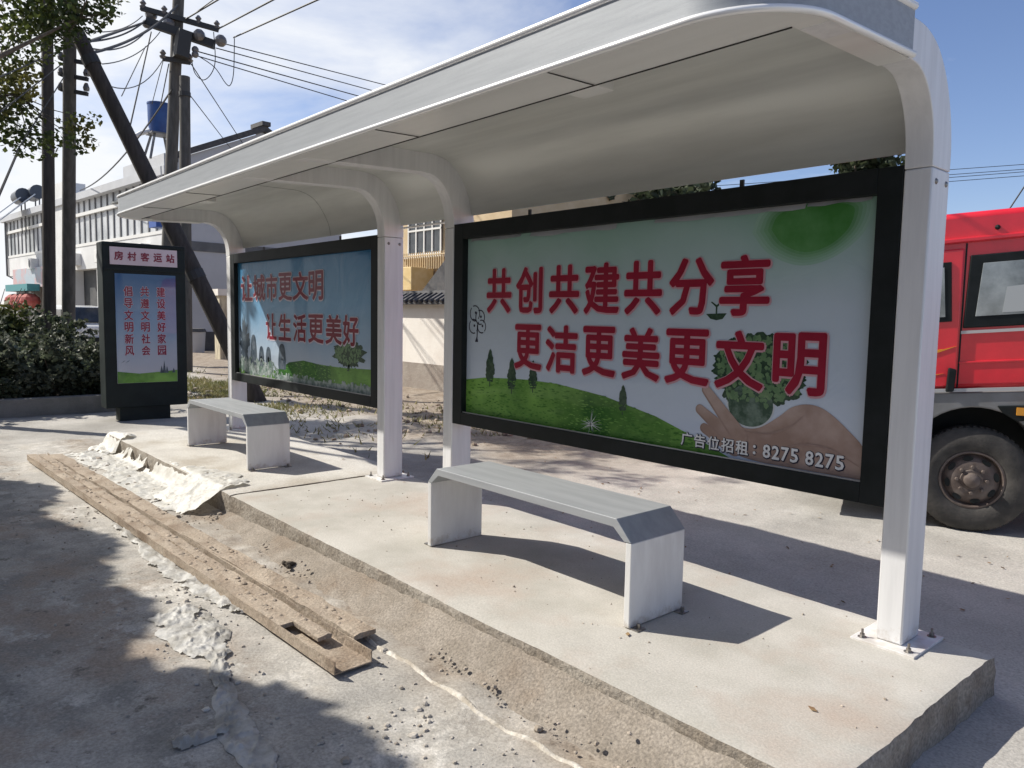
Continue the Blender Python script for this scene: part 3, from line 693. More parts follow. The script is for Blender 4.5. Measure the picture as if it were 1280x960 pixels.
dabs(po2, blobpoly(-6.62, 1.11, 0.27, 0.10, 40), 160, 0.016, TIPG, 0.0017, 8); dabs(po2, [(-8.15,0.87),(-7.9,0.95),(-7.5,0.98),(-6.14,0.975),(-6.14,0.83),(-7.9,0.82)], 260, 0.018, GRL, 0.0012, 9, 0.25); dabs(po2, [(-9.36,0.75),(-6.14,0.75),(-6.14,0.83),(-8.2,0.82),(-8.4,0.95),(-9.36,0.95)], 420, 0.018, FOAM, 0.0030, 10)
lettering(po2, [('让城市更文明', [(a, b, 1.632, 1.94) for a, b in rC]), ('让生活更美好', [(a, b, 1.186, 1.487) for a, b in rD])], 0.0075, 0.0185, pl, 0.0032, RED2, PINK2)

# ------------------------------------------------------------------ benches
def bench(x1, label):
    x0 = x1 - 1.70; y0, y1 = 2.77, 3.20; zt = 0.528; zc = 0.425; ch = 0.098
    r = empty('bench', ((x0+x1)/2, (y0+y1)/2, 0), label, 'bench', 'metal benches under the shelter')
    th = 0.045
    outp = [(x0, zc), (x0+ch, zt), (x1-ch, zt), (x1, zc)]
    inp = [(x1-th, zc), (x1-ch-0.018, zt-th), (x0+ch+0.018, zt-th), (x0+th, zc)]
    s = MB(); s.prism(outp + inp, 'y', y0, y1); s.build('seat', STEEL, r, bevel=0.003)
    for a, b_ in ((x0, x0+0.036), (x1-0.036, x1)):
        l_ = MB(); l_.box((a, y0+0.003, 0.004), (b_, y1-0.003, zc-0.001)); lg = l_.build('leg', LEGW, r, bevel=0.004)
        for yy in (y0 + 0.04, y1 - 0.04):
            sgn = 1 if b_ == x1 else -1
            xx = b_ if sgn > 0 else a
            f_ = MB(); f_.box((min(xx, xx+sgn*0.05)-0.0, yy-0.03, -0.002), (max(xx, xx+sgn*0.05), yy+0.03, 0.006)); f_.lathe([(0, 0.03), (0.010, 0.03), (0.010, 0.005)], (xx+sgn*0.03, yy, 0), (0, 0, 1), 6)
            f_.build('foot_plate', BOLT, lg)
    return r
bench(-2.28, 'grey topped metal bench with white legs in front of the near billboard')
bench(-6.95, 'grey topped metal bench with white legs beside the dark totem')

# ------------------------------------------------------------------ totem sign
tm = empty('advertising_totem', (-12.55, 3.42, G0), 'dark green black sign totem with red lettering and blue poster', 'sign totem')
tx0, tx1 = -12.78, -12.45; ty0, ty1 = 2.83, 4.01
t = MB(); t.box((tx0, ty0, 0.015), (tx1, ty1, 2.50)); t.build('cabinet', TOTEM, tm, bevel=0.012)
t = MB(); t.box((tx0+0.06, ty0+0.19, G0-0.02), (tx1-0.03, ty1-0.26, 0.02)); t.build('base', TOTEM, tm, bevel=0.006)
t = MB(); yR = 0
t.box((tx1, ty0+0.02, 2.455), (tx1+0.02, ty1-0.02, 2.485)); t.box((tx1, ty0+0.02, 2.09), (tx1+0.02, ty1-0.02, 2.12)); t.build('frame', TOTEM, tm)
SIGNP = mat('pale pink sign sheet', (0.60, 0.47, 0.50), 0.4, 0, (0.66, 0.54, 0.56), 3, coat=0.3)
t = MB(); t.box((tx1+0.001, 2.93, 2.17), (tx1+0.014, 3.885, 2.43)); sg = t.build('sign', SIGNP, tm)
tp = lambda h, z, d: (tx1 + d, h, z)
t = MB()
for i, ch in enumerate('房村客运站'): y0 = 2.988 + i*0.183; put_glyph(t, ch, 0.0042, y0, y0+0.125, 2.235, 2.368, tp, 0.0165)
t.build('lettering', mat('dark red letters', (0.22, 0.012, 0.035), 0.5), sg)
POS3 = mat('totem poster print', (0.4, 0.4, 0.4), 0.4)
POS3 = poster_mat('totem poster', (0.03, 0.11, 0.24), (0.46, 0.48, 0.53), 0.45, 2.05, [(0.55, (0.22, 0.33, 0.46))])
t = MB(); t.box((tx1+0.001, 2.99, 0.39), (tx1+0.010, 3.855, 2.04)); ps = t.build('poster', POS3, tm)
t = MB(); flat(t, [(2.992,0.392),(3.853,0.392),(3.853,0.57),(3.6,0.55),(3.3,0.53),(2.992,0.57)], tp, 0.012); t.build('printed_grass', GREENH, ps)
t = MB()
for cy, hh in ((3.66,0.2),(3.62,0.12),(3.70,0.11),(3.80,0.08)): flat(t, [(cy-0.025,0.53),(cy+0.025,0.53),(cy,0.53+hh)], tp, 0.013)
for cy in (3.08,3.14): flat(t, [(cy-0.03,0.70),(cy,0.725),(cy+0.03,0.74),(cy,0.715)], tp, 0.013)
t.build('printed_skyline', DUSK, ps)
a = MB(); b = MB()
for col, (y0, txt) in enumerate(((3.105, '倡导文明新风'), (3.338, '共遵文明社会'), (3.57, '建设美好家园'))):
    for i, ch in enumerate(txt):
        zt = 1.855 - i*0.1795; bx_ = (y0, y0+0.125, zt-0.15, zt); put_glyph(b, ch, 0.009, bx_[0]-.006, bx_[1]+.006, bx_[2]-.006, bx_[3]+.006, tp, 0.012); put_glyph(a, ch, 0.0035, *bx_, tp, 0.0138)
b.build('lettering_outline', INKW('pale lilac outline', (0.50, 0.47, 0.55)), ps); a.build('lettering', INKW('totem red', (0.24, 0.02, 0.05)), ps)

# ------------------------------------------------------------------ dirt-covered steel channels lying on the road
RUSTY = mat('dirt coated steel', (0.43, 0.36, 0.285), 0.9, 0, (0.35, 0.28, 0.215), 5, bump=0.7, bscale=34, col3=(0.24, 0.18, 0.13), scale3=2.6, spec=0.2, fine=0.45, fscale=80, lo=0.4, hi=0.65)
def channel(p0, p1, prof, label, seed, wob=0.004, kind='steel_channel'):
    """p0->p1 along the ground, prof = closed (side, up) outline"""
    p0 = np.array(p0, float); p1 = np.array(p1, float); L = np.linalg.norm(p1-p0); d = (p1-p0)/L
    sd = np.array([-d[1], d[0], 0]); sd /= np.linalg.norm(sd); up = np.cross(d, sd); up = up if up[2] > 0 else -up
    r = empty(kind, tuple((p0+p1)/2), label, kind.replace('_', ' '), 'channel and planks lying in the gutter')
    mb = MB(); n = int(L/0.06); k = len(prof)
    for i in range(n+1):
        c = p0 + d*L*i/n
        for j, (a, b) in enumerate(prof):
            q = 0.35 if b < 0.01 else 1
            v = c + sd*(a + q*wob*mnoise.fractal(Vector((i*0.35, j*3.1, seed)), 0.9, 2, 4)) + up*(b + q*wob*1.4*mnoise.fractal(Vector((i*0.3, j*2.3, seed+9)), 0.9, 2, 4))
            mb.v.append(tuple(v))
    for i in range(n):
        for j in range(k): mb.f.append((i*k+j, i*k+(j+1) % k, (i+1)*k+(j+1) % k, (i+1)*k+j))
    mb.f.append(tuple(range(k))[::-1]); mb.f.append(tuple(range(n*k, (n+1)*k)))
    ck = random.Random(int(seed*10)); top_ = max(b for _, b in prof)          # caked mortar lumps
    for _ in range(70):
        i_ = ck.randint(4, n-2); a_ = ck.uniform(prof[0][0], prof[1][0])*0.9 if prof[1][0] > 0 else ck.uniform(-0.04, 0.04)
        c = p0 + d*L*i_/n + sd*a_ + up*(top_ if prof[2][1] < 0.055 or top_ > 0.0605 else 0.004); mb.ball(tuple(c), ck.uniform(0.006, 0.016), 6, 4, (1.6, 1.2, 0.45))
    mb.build('channel_web' if kind == 'steel_channel' else 'board', RUSTY, r, smooth='auto'); return r
U = lambda wd_, h, t: [(-wd_/2, 0), (wd_/2, 0), (wd_/2, h), (wd_/2-t, h), (wd_/2-t, t), (-wd_/2+t, t), (-wd_/2+t, h), (-wd_/2, h)]
CAPU = lambda wd_, h, t: [(-wd_/2, 0), (-wd_/2+t, 0), (-wd_/2+t, h-t*1.6), (wd_/2-t, h-t*1.6), (wd_/2-t, 0), (wd_/2, 0), (wd_/2, h*0.93), (wd_/4, h), (-wd_/4, h*1.01), (-wd_/2, h*0.94)]
channel((-9.70, 1.50, G0+0.018), (-3.06, 1.715, G0+0.022), U(0.205, 0.06, 0.006), 'long dirt coated open steel channel with others nested inside it', 1.2)
PLK = lambda wd_, h: [(-wd_/2, 0), (wd_/2, 0.004), (wd_/2, h*0.93), (wd_/4, h), (-wd_/4, h*1.02), (-wd_/2, h*0.9)]
channel((-9.70, 1.440, G0+0.058), (-3.62, 1.638, G0+0.056), PLK(0.085, 0.026), 'dirt coated plank lying in the open channel, road side', 4.7, 0.006, 'plank')
channel((-9.62, 1.528, G0+0.062), (-3.36, 1.722, G0+0.058), PLK(0.075, 0.026), 'dirt coated plank lying in the open channel, kerb side', 7.7, 0.006, 'plank')
channel((-9.50, 1.640, G0+0.062), (-3.28, 1.905, G0+0.05), PLK(0.13, 0.028), 'dirt coated wider plank lying apart beside the sandy bank', 9.1, 0.008, 'plank')
channel((-9.30, 1.665, G0+0.004), (-3.42, 1.915, G0+0.004), PLK(0.07, 0.056), 'dirt coated timber propping the wider plank beside the sandy bank', 3.3, 0.008, 'plank')

# ------------------------------------------------------------------ crumpled plastic sheeting
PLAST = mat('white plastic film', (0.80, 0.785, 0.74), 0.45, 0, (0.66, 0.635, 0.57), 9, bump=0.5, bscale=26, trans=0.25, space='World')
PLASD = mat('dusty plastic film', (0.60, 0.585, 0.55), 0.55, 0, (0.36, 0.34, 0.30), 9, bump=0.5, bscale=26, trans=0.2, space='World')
def sheet(name, line, widths, m, label, amp, zf, seed, n_along=90, n_across=22, skew=0.0):
    path_ = spline(line, 12); W = np.interp(np.linspace(0, 1, len(path_)), np.linspace(0, 1, len(widths)), widths)
    idx = np.linspace(0, len(path_)-1, n_along); mb = MB(); tear = []
    for a in idx:
        i = int(min(a, len(path_)-2)); f_ = a - i; p = np.array(path_[i])*(1-f_) + np.array(path_[i+1])*f_; wv = W[i]*(1-f_) + W[i+1]*f_
        d = np.array(path_[i+1]) - np.array(path_[i]); d /= max(np.linalg.norm(d), 1e-6); nn_ = np.array([-d[1], d[0]])
        wl = wv*(1 + 0.55*vnoise(p[0], p[1], 2.6, 4, seed)); wr_ = wv*(1 + 0.55*vnoise(p[0], p[1], 2.6, 4, seed+4))
        for t in np.linspace(-1, 1, n_across):
            q = p + nn_*t*(wr_ if t > 0 else wl)
            q = q + nn_*0.03*vnoise(q[0], q[1], 6, 3, seed+2)
            rr = 1 - abs(vnoise(q[0], q[1], 4.2, 4, seed+1)); r2 = 1 - abs(vnoise(q[0], q[1], 10, 3, seed+7))
            edge_ = 1 - abs(t)**4
            z = zf(q[0], q[1]) + 0.005 + amp*edge_*(max(0, rr-0.4)**1.6*1.5 + 0.30*max(0, r2-0.5) + (0.22 if m is PLAST else 0.75)*(1-min(1, 1.6*abs(vnoise(q[0]*0.6+q[1]*1.6, q[1]*0.4-q[0], 9 if m is PLAST else 7, 4, seed+3))))**(1 if m is PLAST else 3)); tear.append(abs(t) + 0.9*vnoise(q[0], q[1], 7, 4, seed+11) )
            mb.v.append((q[0], q[1], z))
    for i in range(n_along-1):
        for j in range(n_across-1):
            fq = (i*n_across+j, (i+1)*n_across+j, (i+1)*n_across+j+1, i*n_across+j+1)
            if max(tear[k_] for k_ in fq) < (1.35 if m is PLAST else 1.06): mb.f.append(fq)
    o = mb.build(name, m, smooth=True); tag(o, label, 'plastic sheet', 'scraps of plastic sheeting'); return o
def zplat(x, y):
    e = 2.30
    if x < -10.1 or x > -1.05: return ground_h(x, y)
    s_ = 0.5 + 0.5*math.tanh((y - e + 0.03)/0.05); fold = 0.0
    if -7.15 < x < -6.05: s_ = min(1, max(0, (y - 1.98)/0.36))
    return ground_h(x, y)*(1-s_) + (0.004)*s_
sheet('plastic_sheet', [(-9.9, 2.02), (-9.0, 2.06), (-8.1, 2.09), (-7.3, 2.14), (-6.75, 2.30), (-6.35, 2.36)], [0.16, 0.2, 0.22, 0.34, 0.46, 0.26], PLAST, 'white plastic sheet crumpled over the step between the two platforms', 0.022, zplat, 2.2, 220, 60)
sheet('plastic_sheet', [(-10.1, 2.24), (-9.75, 2.28), (-9.5, 2.33)], [0.13, 0.17, 0.12], PLAST, 'small white plastic sheet bunched on the far platform corner', 0.05, zplat, 5.2, 30, 18)
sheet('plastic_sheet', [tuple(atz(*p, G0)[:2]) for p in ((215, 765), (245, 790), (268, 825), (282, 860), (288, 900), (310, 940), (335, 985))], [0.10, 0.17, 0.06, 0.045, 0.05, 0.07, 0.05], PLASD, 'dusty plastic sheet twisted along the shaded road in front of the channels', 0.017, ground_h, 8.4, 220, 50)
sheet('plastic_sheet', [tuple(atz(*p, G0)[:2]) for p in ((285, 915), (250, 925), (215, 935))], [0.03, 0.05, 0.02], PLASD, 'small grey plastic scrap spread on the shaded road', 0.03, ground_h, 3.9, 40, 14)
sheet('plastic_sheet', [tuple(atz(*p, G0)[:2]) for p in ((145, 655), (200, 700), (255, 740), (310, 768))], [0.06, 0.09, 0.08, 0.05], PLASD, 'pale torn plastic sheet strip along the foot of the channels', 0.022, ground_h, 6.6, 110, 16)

# ------------------------------------------------------------------ rubble, leaves, dust
def stones(name, spots, m, label, seed, kindv='stuff'):
    rr = random.Random(seed); mb = MB()
    for (x, y, z, s_) in spots:
        b0 = len(mb.v); mb.ball((x, y, z + s_*0.3), s_, 6, 4, (rr.uniform(0.7, 1.3), rr.uniform(0.7, 1.3), rr.uniform(0.5, 0.9)))
        for i in range(b0, len(mb.v)):
            v = mb.v[i]; k = 1 + 0.35*mnoise.noise(Vector(v)*(0.9/s_)); mb.v[i] = (x + (v[0]-x)*k, y + (v[1]-y)*k, z + (v[2]-z)*k)
    o = mb.build(name, m); tag(o, label, kind=kindv); return o
rr = random.Random(11); sp = []
for i in range(520):                       # crumbs in the gutter bank
    x = rr.uniform(-6.0, 0.2); t = min(0.95, abs(rr.gauss(0.15, 0.25))); y = 1.98 + t*0.28
    if vnoise(x, y, 1.5, 3, 4.0) < -0.1: continue
    top = -0.13 + 0.095*min(1, (x+6)/3.2); sp.append((x, y, G0 - 0.02 + (top+0.03-G0)*t**1.15, abs(rr.gauss(0, 0.006)) + 0.003))
for i in range(420):                       # gutter further left
    x = rr.uniform(-9.6, -6.0); y = rr.uniform(1.85, 2.25); sp.append((x, y, ground_h(x, y), abs(rr.gauss(0, 0.008)) + 0.003))
for i in range(360):                       # road
    x = rr.uniform(-9, -0.2); y = rr.uniform(0.4, 1.9); sp.append((x, y, ground_h(x, y), abs(rr.gauss(0, 0.0045)) + 0.002))
for i in range(190):                       # platform tops
    x = rr.uniform(-6, -1.1); y = rr.uniform(2.32, 3.8); sp.append((x, y, 0.0, abs(rr.gauss(0, 0.0028)) + 0.001))
PEB = mat('pebble', (0.40, 0.345, 0.285), 0.95, 0, (0.32, 0.27, 0.215), 20, island=0.2, space='World')
sp2 = []
for i in range(1500):
    x = rr.uniform(-7, -0.3); y = rr.gauss(1.55, 0.35)
    if y > 1.97 or y < 0.3 or vnoise(x, y, 1.7, 4, 3.0) < 0.02: continue
    sp2.append((x, y, ground_h(x, y), abs(rr.gauss(0, 0.0055)) + 0.002))
stones('rubble', sp2, mat('cement chip', (0.50, 0.46, 0.40), 0.95, 0, (0.36, 0.32, 0.27), 9, island=0.25, space='World'), 'pale cement chips scattered over the sunlit road edge', 15)
stones('rubble', sp, PEB, 'crumbs of mortar and grit scattered on the road and platforms', 5)
sp = []
for i in range(900):
    x = rr.uniform(-17, -7.5); y = rr.uniform(4.6, 8.8)
    if rr.random() > 0.5 + vnoise(x, y, 0.8, 3, 2): continue
    sp.append((x, y, ground_h(x, y), abs(rr.gauss(0, 0.022)) + 0.006))
stones('rubble', sp, mat('waste ground rubble', (0.40, 0.34, 0.27), 0.95, 0, (0.18, 0.13, 0.09), 6, island=0.5, space='World'), 'lumps of broken earth and litter on the waste ground behind the stop', 6)
o = stones('dirt_clod', [(-4.62, 2.12, -0.16, 0.030), (-4.58, 2.09, -0.165, 0.022), (-4.67, 2.10, -0.165, 0.02)], mat('dark clod', (0.07, 0.055, 0.04), 0.95, bump=0.8, bscale=60), None, 8, None)
del_k = o.keys(); tag(o, 'dark clod of earth lying in the gutter beside the channels', 'dirt clod')
LEAFM = mat('dry leaf', (0.16, 0.09, 0.045), 0.8, 0, (0.24, 0.17, 0.08), 9, island=0.5)
mb = MB()
for i in range(190):
    if i < 5: x, y, z = rr.uniform(-7.5, -1.2), rr.uniform(2.5, 3.8), 0.004
    else:
        x, y = rr.uniform(-10, -1), rr.uniform(4.1, 6.4); z = ground_h(x, y) + 0.006
    a = rr.uniform(0, 6.28); L = rr.uniform(0.010, 0.024); u = Vector((math.cos(a), math.sin(a), rr.uniform(-.2, .3)))*L; v = Vector((-math.sin(a), math.cos(a), rr.uniform(-.2, .4)))*L*0.5
    p = Vector((x, y, z + 0.004)); mb.add([p-u, p+v, p+u, p-v], [(0,1,2,3)])
tag(mb.build('fallen_leaves', LEAFM), 'dry brown leaves scattered over the concrete', kind='stuff')
GRASS = mat('dry grass', (0.13, 0.15, 0.04), 0.7, 0, (0.30, 0.26, 0.12), 2, island=0.4, trans=0.25, space='World')
mb = MB()
for i in range(9000):
    x = rr.gauss(-15.8, 2.6); y = 5.75 + (x + 15.8)*-0.10 + rr.gauss(0, 0.55)
    if i > 8300: x, y = rr.uniform(-13, -8), rr.gauss(6.9, 0.5)
    if y < 4.5 or vnoise(x, y, 0.9, 3, 6) < -0.12: continue
    z = ground_h(x, y); h = rr.uniform(0.03, 0.11); a = rr.uniform(0, 6.28); wv = 0.014
    mb.add([(x-wv*math.cos(a), y-wv*math.sin(a), z-0.01), (x+wv*math.cos(a), y+wv*math.sin(a), z-0.01), (x+rr.gauss(0, .07), y+rr.gauss(0, .07), z+h)], [(0,1,2)])
tag(mb.build('grass', GRASS), 'patchy yellow green grass on the waste ground behind the totem', kind='stuff')

# ------------------------------------------------------------------ foliage tools
def leaf_mat(name, a, b, c):
    return mat(name, a, 0.55, 0, b, 1.3, col3=c, scale3=0.9, island=0.45, trans=0.3, space='World', spec=0.35)
LEAF_D = leaf_mat('dark street foliage', (0.035, 0.055, 0.018), (0.070, 0.090, 0.028), (0.15, 0.135, 0.04))
LEAF_S = leaf_mat('shrub foliage', (0.045, 0.062, 0.032), (0.085, 0.10, 0.06), (0.14, 0.15, 0.115))
LEAF_Y = leaf_mat('yellowing street foliage', (0.05, 0.075, 0.02), (0.10, 0.125, 0.03), (0.22, 0.19, 0.05))
LEAF_P = leaf_mat('dusty pale leaves', (0.17, 0.19, 0.14), (0.26, 0.27, 0.22), (0.12, 0.15, 0.08))
LEAF_F = leaf_mat('far foliage', (0.045, 0.06, 0.03), (0.07, 0.085, 0.045), (0.09, 0.10, 0.06))
BARK = mat('bark', (0.10, 0.08, 0.06), 0.9, 0, (0.16, 0.13, 0.10), 8, bump=0.8, bscale=20, stretch=(4, 4, 1))
def leaves(mb, centre, rad, n, size, rnd, sq=(1, 1, 1)):
    c = np.array(centre)
    for _ in range(n):
        d = np.array([rnd.gauss(0, 1), rnd.gauss(0, 1), rnd.gauss(0, 1)]); d /= np.linalg.norm(d)
        p = c + d*np.array(sq)*rad*(rnd.random()**0.45)
        u = Vector((rnd.gauss(0, 1), rnd.gauss(0, 1), rnd.gauss(0, .7))).normalized(); v = u.cross(Vector((rnd.gauss(0, 1), rnd.gauss(0, 1), rnd.gauss(0, 1)))).normalized()
        L = size*rnd.uniform(0.6, 1.25); P = Vector(p)
        mb.add([P-u*L*0.5, P+v*L*0.36-u*L*0.1, P+u*L*0.55, P-v*L*0.36-u*L*0.1], [(0,1,2,3)])
def shrub(cx, cy, z, r, h, label, n=900, size=0.07, m=LEAF_S, seed=0, rnd=None):
    rnd = random.Random(seed); root = empty('shrub', (cx, cy, z), label, 'shrub', 'shrubs in the planter bed')
    st = MB()
    for i in range(6):
        a = rnd.uniform(0, 6.28); st.tube([(cx, cy, z-0.05), (cx+0.3*r*math.cos(a), cy+0.3*r*math.sin(a), z+h*0.4), (cx+0.7*r*math.cos(a), cy+0.7*r*math.sin(a), z+h*0.8)], [0.02, 0.014, 0.006], 5)
    st.build('stem', BARK, root)
    mb = MB(); k = 20; big = MB()
    for i in range(k):
        a = rnd.uniform(0, 6.28); q = math.sqrt(rnd.random())*r*0.85; zz = z + h*(0.12 + 0.72*rnd.random())*(1 - 0.35*(q/r)**2)
        leaves(mb, (cx+q*math.cos(a), cy+q*math.sin(a), zz), r*0.36, n//k, size, rnd, (1, 1, 0.85))
    for i in range(int(46*r/0.5)):
        a = rnd.uniform(0, 6.28); q = math.sqrt(rnd.random())*r*0.95; leaves(big, (cx+q*math.cos(a), cy+q*math.sin(a), z + h*(0.80 + 0.2*rnd.random())*(1-0.25*(q/r)**2)), 0.05, 5, size*1.3, rnd)
    for i in range(9 if m is LEAF_S else 0):
        a = rnd.uniform(0, 6.28); q = r*rnd.uniform(0.1, 0.9); tx, ty = cx+q*math.cos(a), cy+q*math.sin(a); hh = h*rnd.uniform(1.0, 1.3)
        for f_ in (0.75, 0.85, 0.93, 1.0): leaves(mb, (tx + 0.06*rnd.gauss(0, 1), ty + 0.06*rnd.gauss(0, 1), z + hh*f_), 0.07, 7, size*rnd.uniform(0.8, 1.5), rnd)
    mb.build('foliage', m, root)
    if m is LEAF_S: big.build('dusty_leaves', LEAF_P, root)
    return root

# ------------------------------------------------------------------ planter bed on the left
KERBM = mat('planter concrete', (0.26, 0.25, 0.23), 0.9, 0, (0.20, 0.19, 0.175), 3, bump=0.5, bscale=30, fine=0.3, space='World')
pw = MB(); pw.box((-13.98, -14, G0-0.05), (-13.76, 3.72, 0.09)); pw.box((-40, 3.54, G0-0.05), (-13.985, 3.72, 0.085))
tag(pw.build('planter_wall', KERBM, bevel=0.012), 'low grey concrete planter wall left of the totem', 'planter wall')
sb = MB(); sb.box((-40, -14, G0-0.03), (-13.985, 3.535, -0.02)); tag(sb.build('soil', mat('planter soil', (0.08, 0.06, 0.045), 0.95, bump=0.6), None), 'dark soil in the planter bed', kind='structure')
row = [(-14.5, 2.55, 0.52, 0.84), (-14.55, 1.80, 0.55, 0.86), (-14.5, 1.05, 0.55, 0.88), (-15.7, 2.75, 0.6, 1.0), (-15.6, 1.75, 0.65, 1.1), (-17.0, 2.9, 0.7, 1.2), (-14.55, 3.15, 0.5, 0.80), (-16.4, 3.25, 0.55, 1.0)]
lab = ['low dusty shrub in the planter near the totem', 'low dusty shrub in the planter, in front of the pale pole', 'low dusty shrub at the photo edge of the planter', 'taller green shrub behind the pole foot by the white van', 'leafy shrub between the dark pole and the planter front', 'thin far shrub in front of the white van', 'low dusty shrub touching the side of the totem', 'green shrub half hidden behind the totem']
for i, ((x, y, r_, h_), lb_) in enumerate(zip(row, lab)): shrub(x, y, 0, r_, h_, lb_, 2600 if i != 5 else 900, 0.085, LEAF_S, 20+i)
shrub(-17.9, 1.85, 0, 1.15, 2.35, 'big dark rounded bush left of the dark pole', 5200, 0.12, LEAF_D, 41)
shrub(-19.6, 1.0, 0, 1.2, 2.4, 'dark bush reaching out of the frame behind the planter', 4200, 0.12, LEAF_D, 42)

# ------------------------------------------------------------------ trees
def tree(name, base, forks, clumps, label, nleaf, size, m, seed, group, tr=0.14, cat='tree'):
    rnd = random.Random(seed); root = empty(name, base, label, cat, group)
    b = Vector(base); fk = b + Vector((forks[0], forks[1], forks[2])); tk = MB()
    mid = (b + fk)/2 + Vector((rnd.uniform(-.15, .15), rnd.uniform(-.15, .15), 0))
    tk.tube([b - Vector((0, 0, 0.1)), b + Vector((0, 0, 0.3)), mid, fk], [tr*1.25, tr, tr*0.85, tr*0.7], 10)
    cl = list(clumps); hubs = cl[::max(1, len(cl)//9)]
    for (x, y, z, r_) in hubs:
        e_ = Vector((x, y, z)); q = fk.lerp(e_, 0.5) + Vector((rnd.uniform(-.2, .2), rnd.uniform(-.2, .2), rnd.uniform(-.1, .35)))
        tk.tube([fk - Vector((0, 0, 0.1)), q, e_], [tr*0.5, tr*0.28, 0.012], 6)
    for (x, y, z, r_) in cl:
        h_ = min(hubs, key=lambda h: (h[0]-x)**2+(h[1]-y)**2+(h[2]-z)**2); a_ = Vector(h_[:3]); e_ = Vector((x, y, z))
        if (a_-e_).length > 0.1: tk.tube([a_, (a_+e_)/2 + Vector((0, 0, -.05)), e_], [0.011, 0.008, 0.004], 5)
    tk.build('trunk', BARK, root, smooth=True)
    cr = MB()
    for (x, y, z, r_) in cl: leaves(cr, (x, y, z), r_, max(8, int(nleaf*(r_/0.4)**2)), size, rnd)
    cr.build('crown', m, root); return root
SD = (1.0, 0.65)
def lift(gx, gy, h): return (gx - SD[0]*h, gy - SD[1]*h, G0 + h)
# street trees beyond the left edge: their crowns throw the shade on the road
bnd = [(-12.5, 0.6), (-9.5, 0.75), (-8.81, 1.02), (-8.1, 1.40), (-7.6, 1.1), (-6.9, 1.1), (-6.2, 1.36), (-5.32, 1.0), (-4.7, 1.22), (-4.25, 0.86), (-3.77, 0.9), (-3.2, 1.38), (-2.3, 1.45), (-1.5, 1.43), (2.0, 1.4)]
bx_ = [p[0] for p in bnd]; by_ = [p[1] for p in bnd]
rnd = random.Random(77); cA = []; cB = []
for i in range(640):
    gx = rnd.uniform(-12.5, 1.5); h = rnd.uniform(3.2, 5.4); rad = rnd.uniform(0.26, 0.46)
    top = float(np.interp(gx, bx_, by_)) - rad*1.02
    gy = top if i < 190 else top - 3.6*rnd.random()**1.25
    x, y, z = lift(gx, gy, h)
    (cA if x < -9.0 else cB).append((x, y, z, rad))
tree('street_tree', (-11.8, -3.3, G0), (0.1, 0.2, 3.2), cA, 'street tree out of the picture shading the road by the channels', 210, 0.17, LEAF_D, 1, 'street trees along the road')
tree('street_tree', (-5.6, -3.6, G0), (0.0, 0.1, 3.0), cB, 'nearest street tree out of the picture shading the foreground road', 210, 0.17, LEAF_D, 2, 'street trees along the road')
cC = []
for (px, py, dep, r_) in ((8, 60, 12.5, .5), (14, 100, 12.6, .42), (6, 140, 12.3, .5), (22, 165, 12.5, .36), (40, 178, 12.6, .3), (30, 15, 12, .35), (48, 30, 11.8, .3), (66, 12, 11.8, .34), (88, 14, 11.6, .42), (80, 40, 11.7, .3), (100, 22, 11.5, .3), (128, 16, 11.6, .2), (140, 6, 11.6, .18), (60, 62, 11.8, .22), (72, 178, 12.3, .2), (95, 160, 12, .26), (104, 178, 12, .22), (116, 150, 12, .14), (52, 40, 11.9, .22), (-10, 110, 12, .5), (20, 118, 12.2, .3), (34, 85, 12.2, .22), (110, -20, 11.6, .5), (60, -30, 11.8, .5), (10, -15, 12, .5)):
    p = atd(px, py, dep); cC.append((p[0], p[1], p[2], r_*1.15))
for i in range(70):
    gx = rnd.uniform(-10.5, -4.5); gy = rnd.uniform(4.2, 7.2); h = rnd.uniform(6.2, 8.4); x, y, z = lift(gx, gy, h)
    cC.append((x, y, z, rnd.uniform(0.14, 0.3)))
tree('street_tree', (-14.6, 0.15, 0), (0.6, 0.6, 3.6), cC, 'leafy street tree hanging into the top left around the poles', 170, 0.095, LEAF_Y, 3, 'street trees along the road', 0.15)

# trees far behind the garden wall, their tops show above the near billboard
def far_tree(bx, by, hgt, spread, label, seed, n=46):
    r_ = random.Random(seed); cl = []
    for i in range(n):
        a = r_.uniform(0, 6.28); q = math.sqrt(r_.random())*spread; z = hgt*(0.45 + 0.55*r_.random()*(1 - 0.5*(q/spread)**2)); cl.append((bx+q*math.cos(a), by+q*math.sin(a), z, r_.uniform(0.35, 0.75)))
    tree('garden_tree', (bx, by, G0), (0, 0, hgt*0.4), cl, label, 60, 0.26, LEAF_F, seed, 'trees behind the garden wall', 0.2)
def by_px(px, topy, dep): p = atd(px, topy, dep); p[2] *= 1.24; return p
for i, (px, ty, dep, sp_, lb_) in enumerate(((745, 247, 27, 2.0, 'bushy far tree topping the middle of the near billboard'), (815, 238, 28, 1.9, 'broad far tree above the characters of the near billboard'), (860, 234, 30, 1.2, 'small far tree at the right of the treetops over the billboard'), (1085, 200, 24, 1.0, 'dark far tree peeping out left of the near post'))):
    p = by_px(px, ty, dep); far_tree(p[0], p[1], p[2], sp_, lb_, 300+i)

